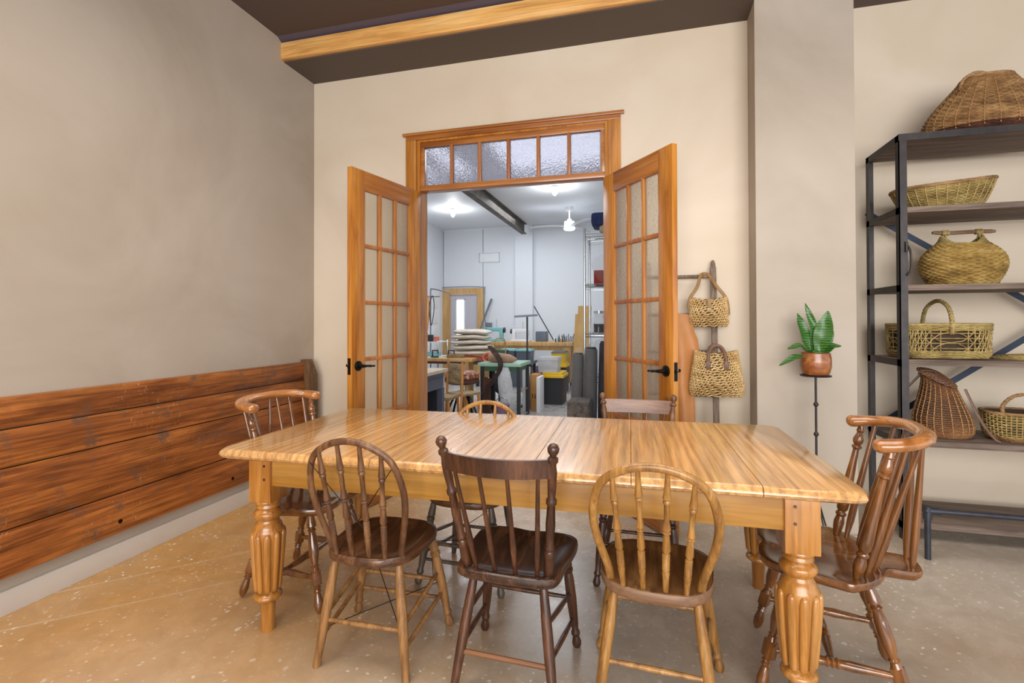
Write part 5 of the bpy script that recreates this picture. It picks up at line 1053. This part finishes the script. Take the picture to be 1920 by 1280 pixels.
for k, (x, m_, lb) in enumerate(((-3.80, 'blk', 'black'), (-3.75, 'dgreen', 'green'), (-3.70, 'yellow', 'yellow'), (-3.665, 'coral', 'red'), (-3.58, 'blk', 'long black'), (-3.86, 'slate', 'grey'))):
    w_ = 0.035+0.008*(k % 3); l_ = 0.5+0.12*((k*7) % 4)
    g = MB().tube(smooth_path([(x, 7.985, 1.755), (x-w_, 7.96, 1.6), (x-w_*0.8, 7.95, 1.74-l_*0.7), (x, 7.94, 1.74-l_), (x+w_*0.9, 7.95, 1.74-l_*0.6), (x+w_, 7.96, 1.62)], 6, True), 0.008, 6, closed=True)
    tag(g.build('cable_loop', m_), '%s cable loop hanging on the hook rail of the pole stand' % lb, 'cable')
# more workshop clutter
g = MB()
for k in range(9): g.tube([(-2.03+0.010*k, 6.16+0.008*(k % 3), 0.56), (-2.04+0.012*k, 6.14, 0.30), (-2.05+0.014*k, 6.15+0.008*(k % 2), 0.006)], 0.011, 6, flat=0.5)
tag(g.build('leather_strip_bundle', 'maroon'), 'upright bundle of maroon leather strips standing right of the floral stool', 'straps')
M['plum'] = plain('plum_plastic', (128, 96, 116), 0.5)
t = thing('bucket', 'small plum plastic bucket on the workshop floor by the green sewing table', 'bucket', (-1.72, 5.92, 0))
MB().tube([(0, 0, z) for z in (0, 0.005, 0.26, 0.27)], [0.07, 0.08, 0.095, 0.10], 18).build('tub', 'plum', t); MB().tube(smooth_path([(-0.095, 0, 0.26), (-0.06, 0, 0.33), (0.0, 0, 0.35), (0.06, 0, 0.33), (0.095, 0, 0.26)], 4), 0.004, 6).build('handle', 'chrome', t)
for k, (x, m_, lb) in enumerate(((-3.05, 'blk', 'black C clamp resting on the pale trestle table, left of the others'), (-2.82, 'blk', 'black C clamp resting in the middle of the pale trestle table'), (-2.58, 'blk', 'black C clamp at the right part of the pale trestle table'))):
    g = MB().tube([(x-0.03, 6.36, 0.812), (x-0.03, 6.36, 0.90), (x+0.05, 6.36, 0.90), (x+0.05, 6.36, 0.86)], 0.012, 6); g.tube([(x-0.05, 6.36, 0.812), (x+0.06, 6.36, 0.812)], 0.011, 6)
    tag(g.build('clamp', m_), lb, 'clamp')
g = MB()
for k in range(3): g.tube([(-2.52+0.12*math.cos(a), 6.395+0.07*math.sin(a), 0.812+0.014*k) for a in [2*PI*j/20 for j in range(20)]], 0.009, 5, closed=True)
tag(g.build('rope_coil', 'rush'), 'pale rope coil on the right end of the trestle table', 'rope')
g = MB().tube(smooth_path([(-2.03, 6.62, 0.752), (-2.02, 6.62, 1.02), (-1.95, 6.62, 1.07), (-1.88, 6.62, 1.02), (-1.86, 6.62, 0.752)], 6), 0.008, 6)
tag(g.build('cane_hoop', 'rush'), 'bent cane hoop standing on the green sewing table', 'hoop')
for k in range(6):
    x = -1.66+0.035*k
    tag(MB().lathe((x, 9.42, 0.906), (x, 9.42, 0.99+0.03*(k % 3)), [(0, 0.013), (0.7, 0.013), (0.75, 0.006), (1, 0.006)], 8).build('bottle', ('blk', 'turq', 'blk', 'card', 'blk', 'slate')[k]), 'tiny %s bottle among the supplies at the right end of the workbench' % ('black', 'turquoise', 'black', 'brown', 'black', 'grey')[k], 'bottle', 'tiny supply bottles')
tote('grey lidded bin under the left half of the workbench', -2.60, -2.20, 9.5, 9.9, 0.0, 0.45, 'slate', 'blk'); tote('plum coloured bin under the workbench beside the yellow one', -2.10, -1.75, 9.5, 9.9, 0.0, 0.42, 'plum', 'plum')
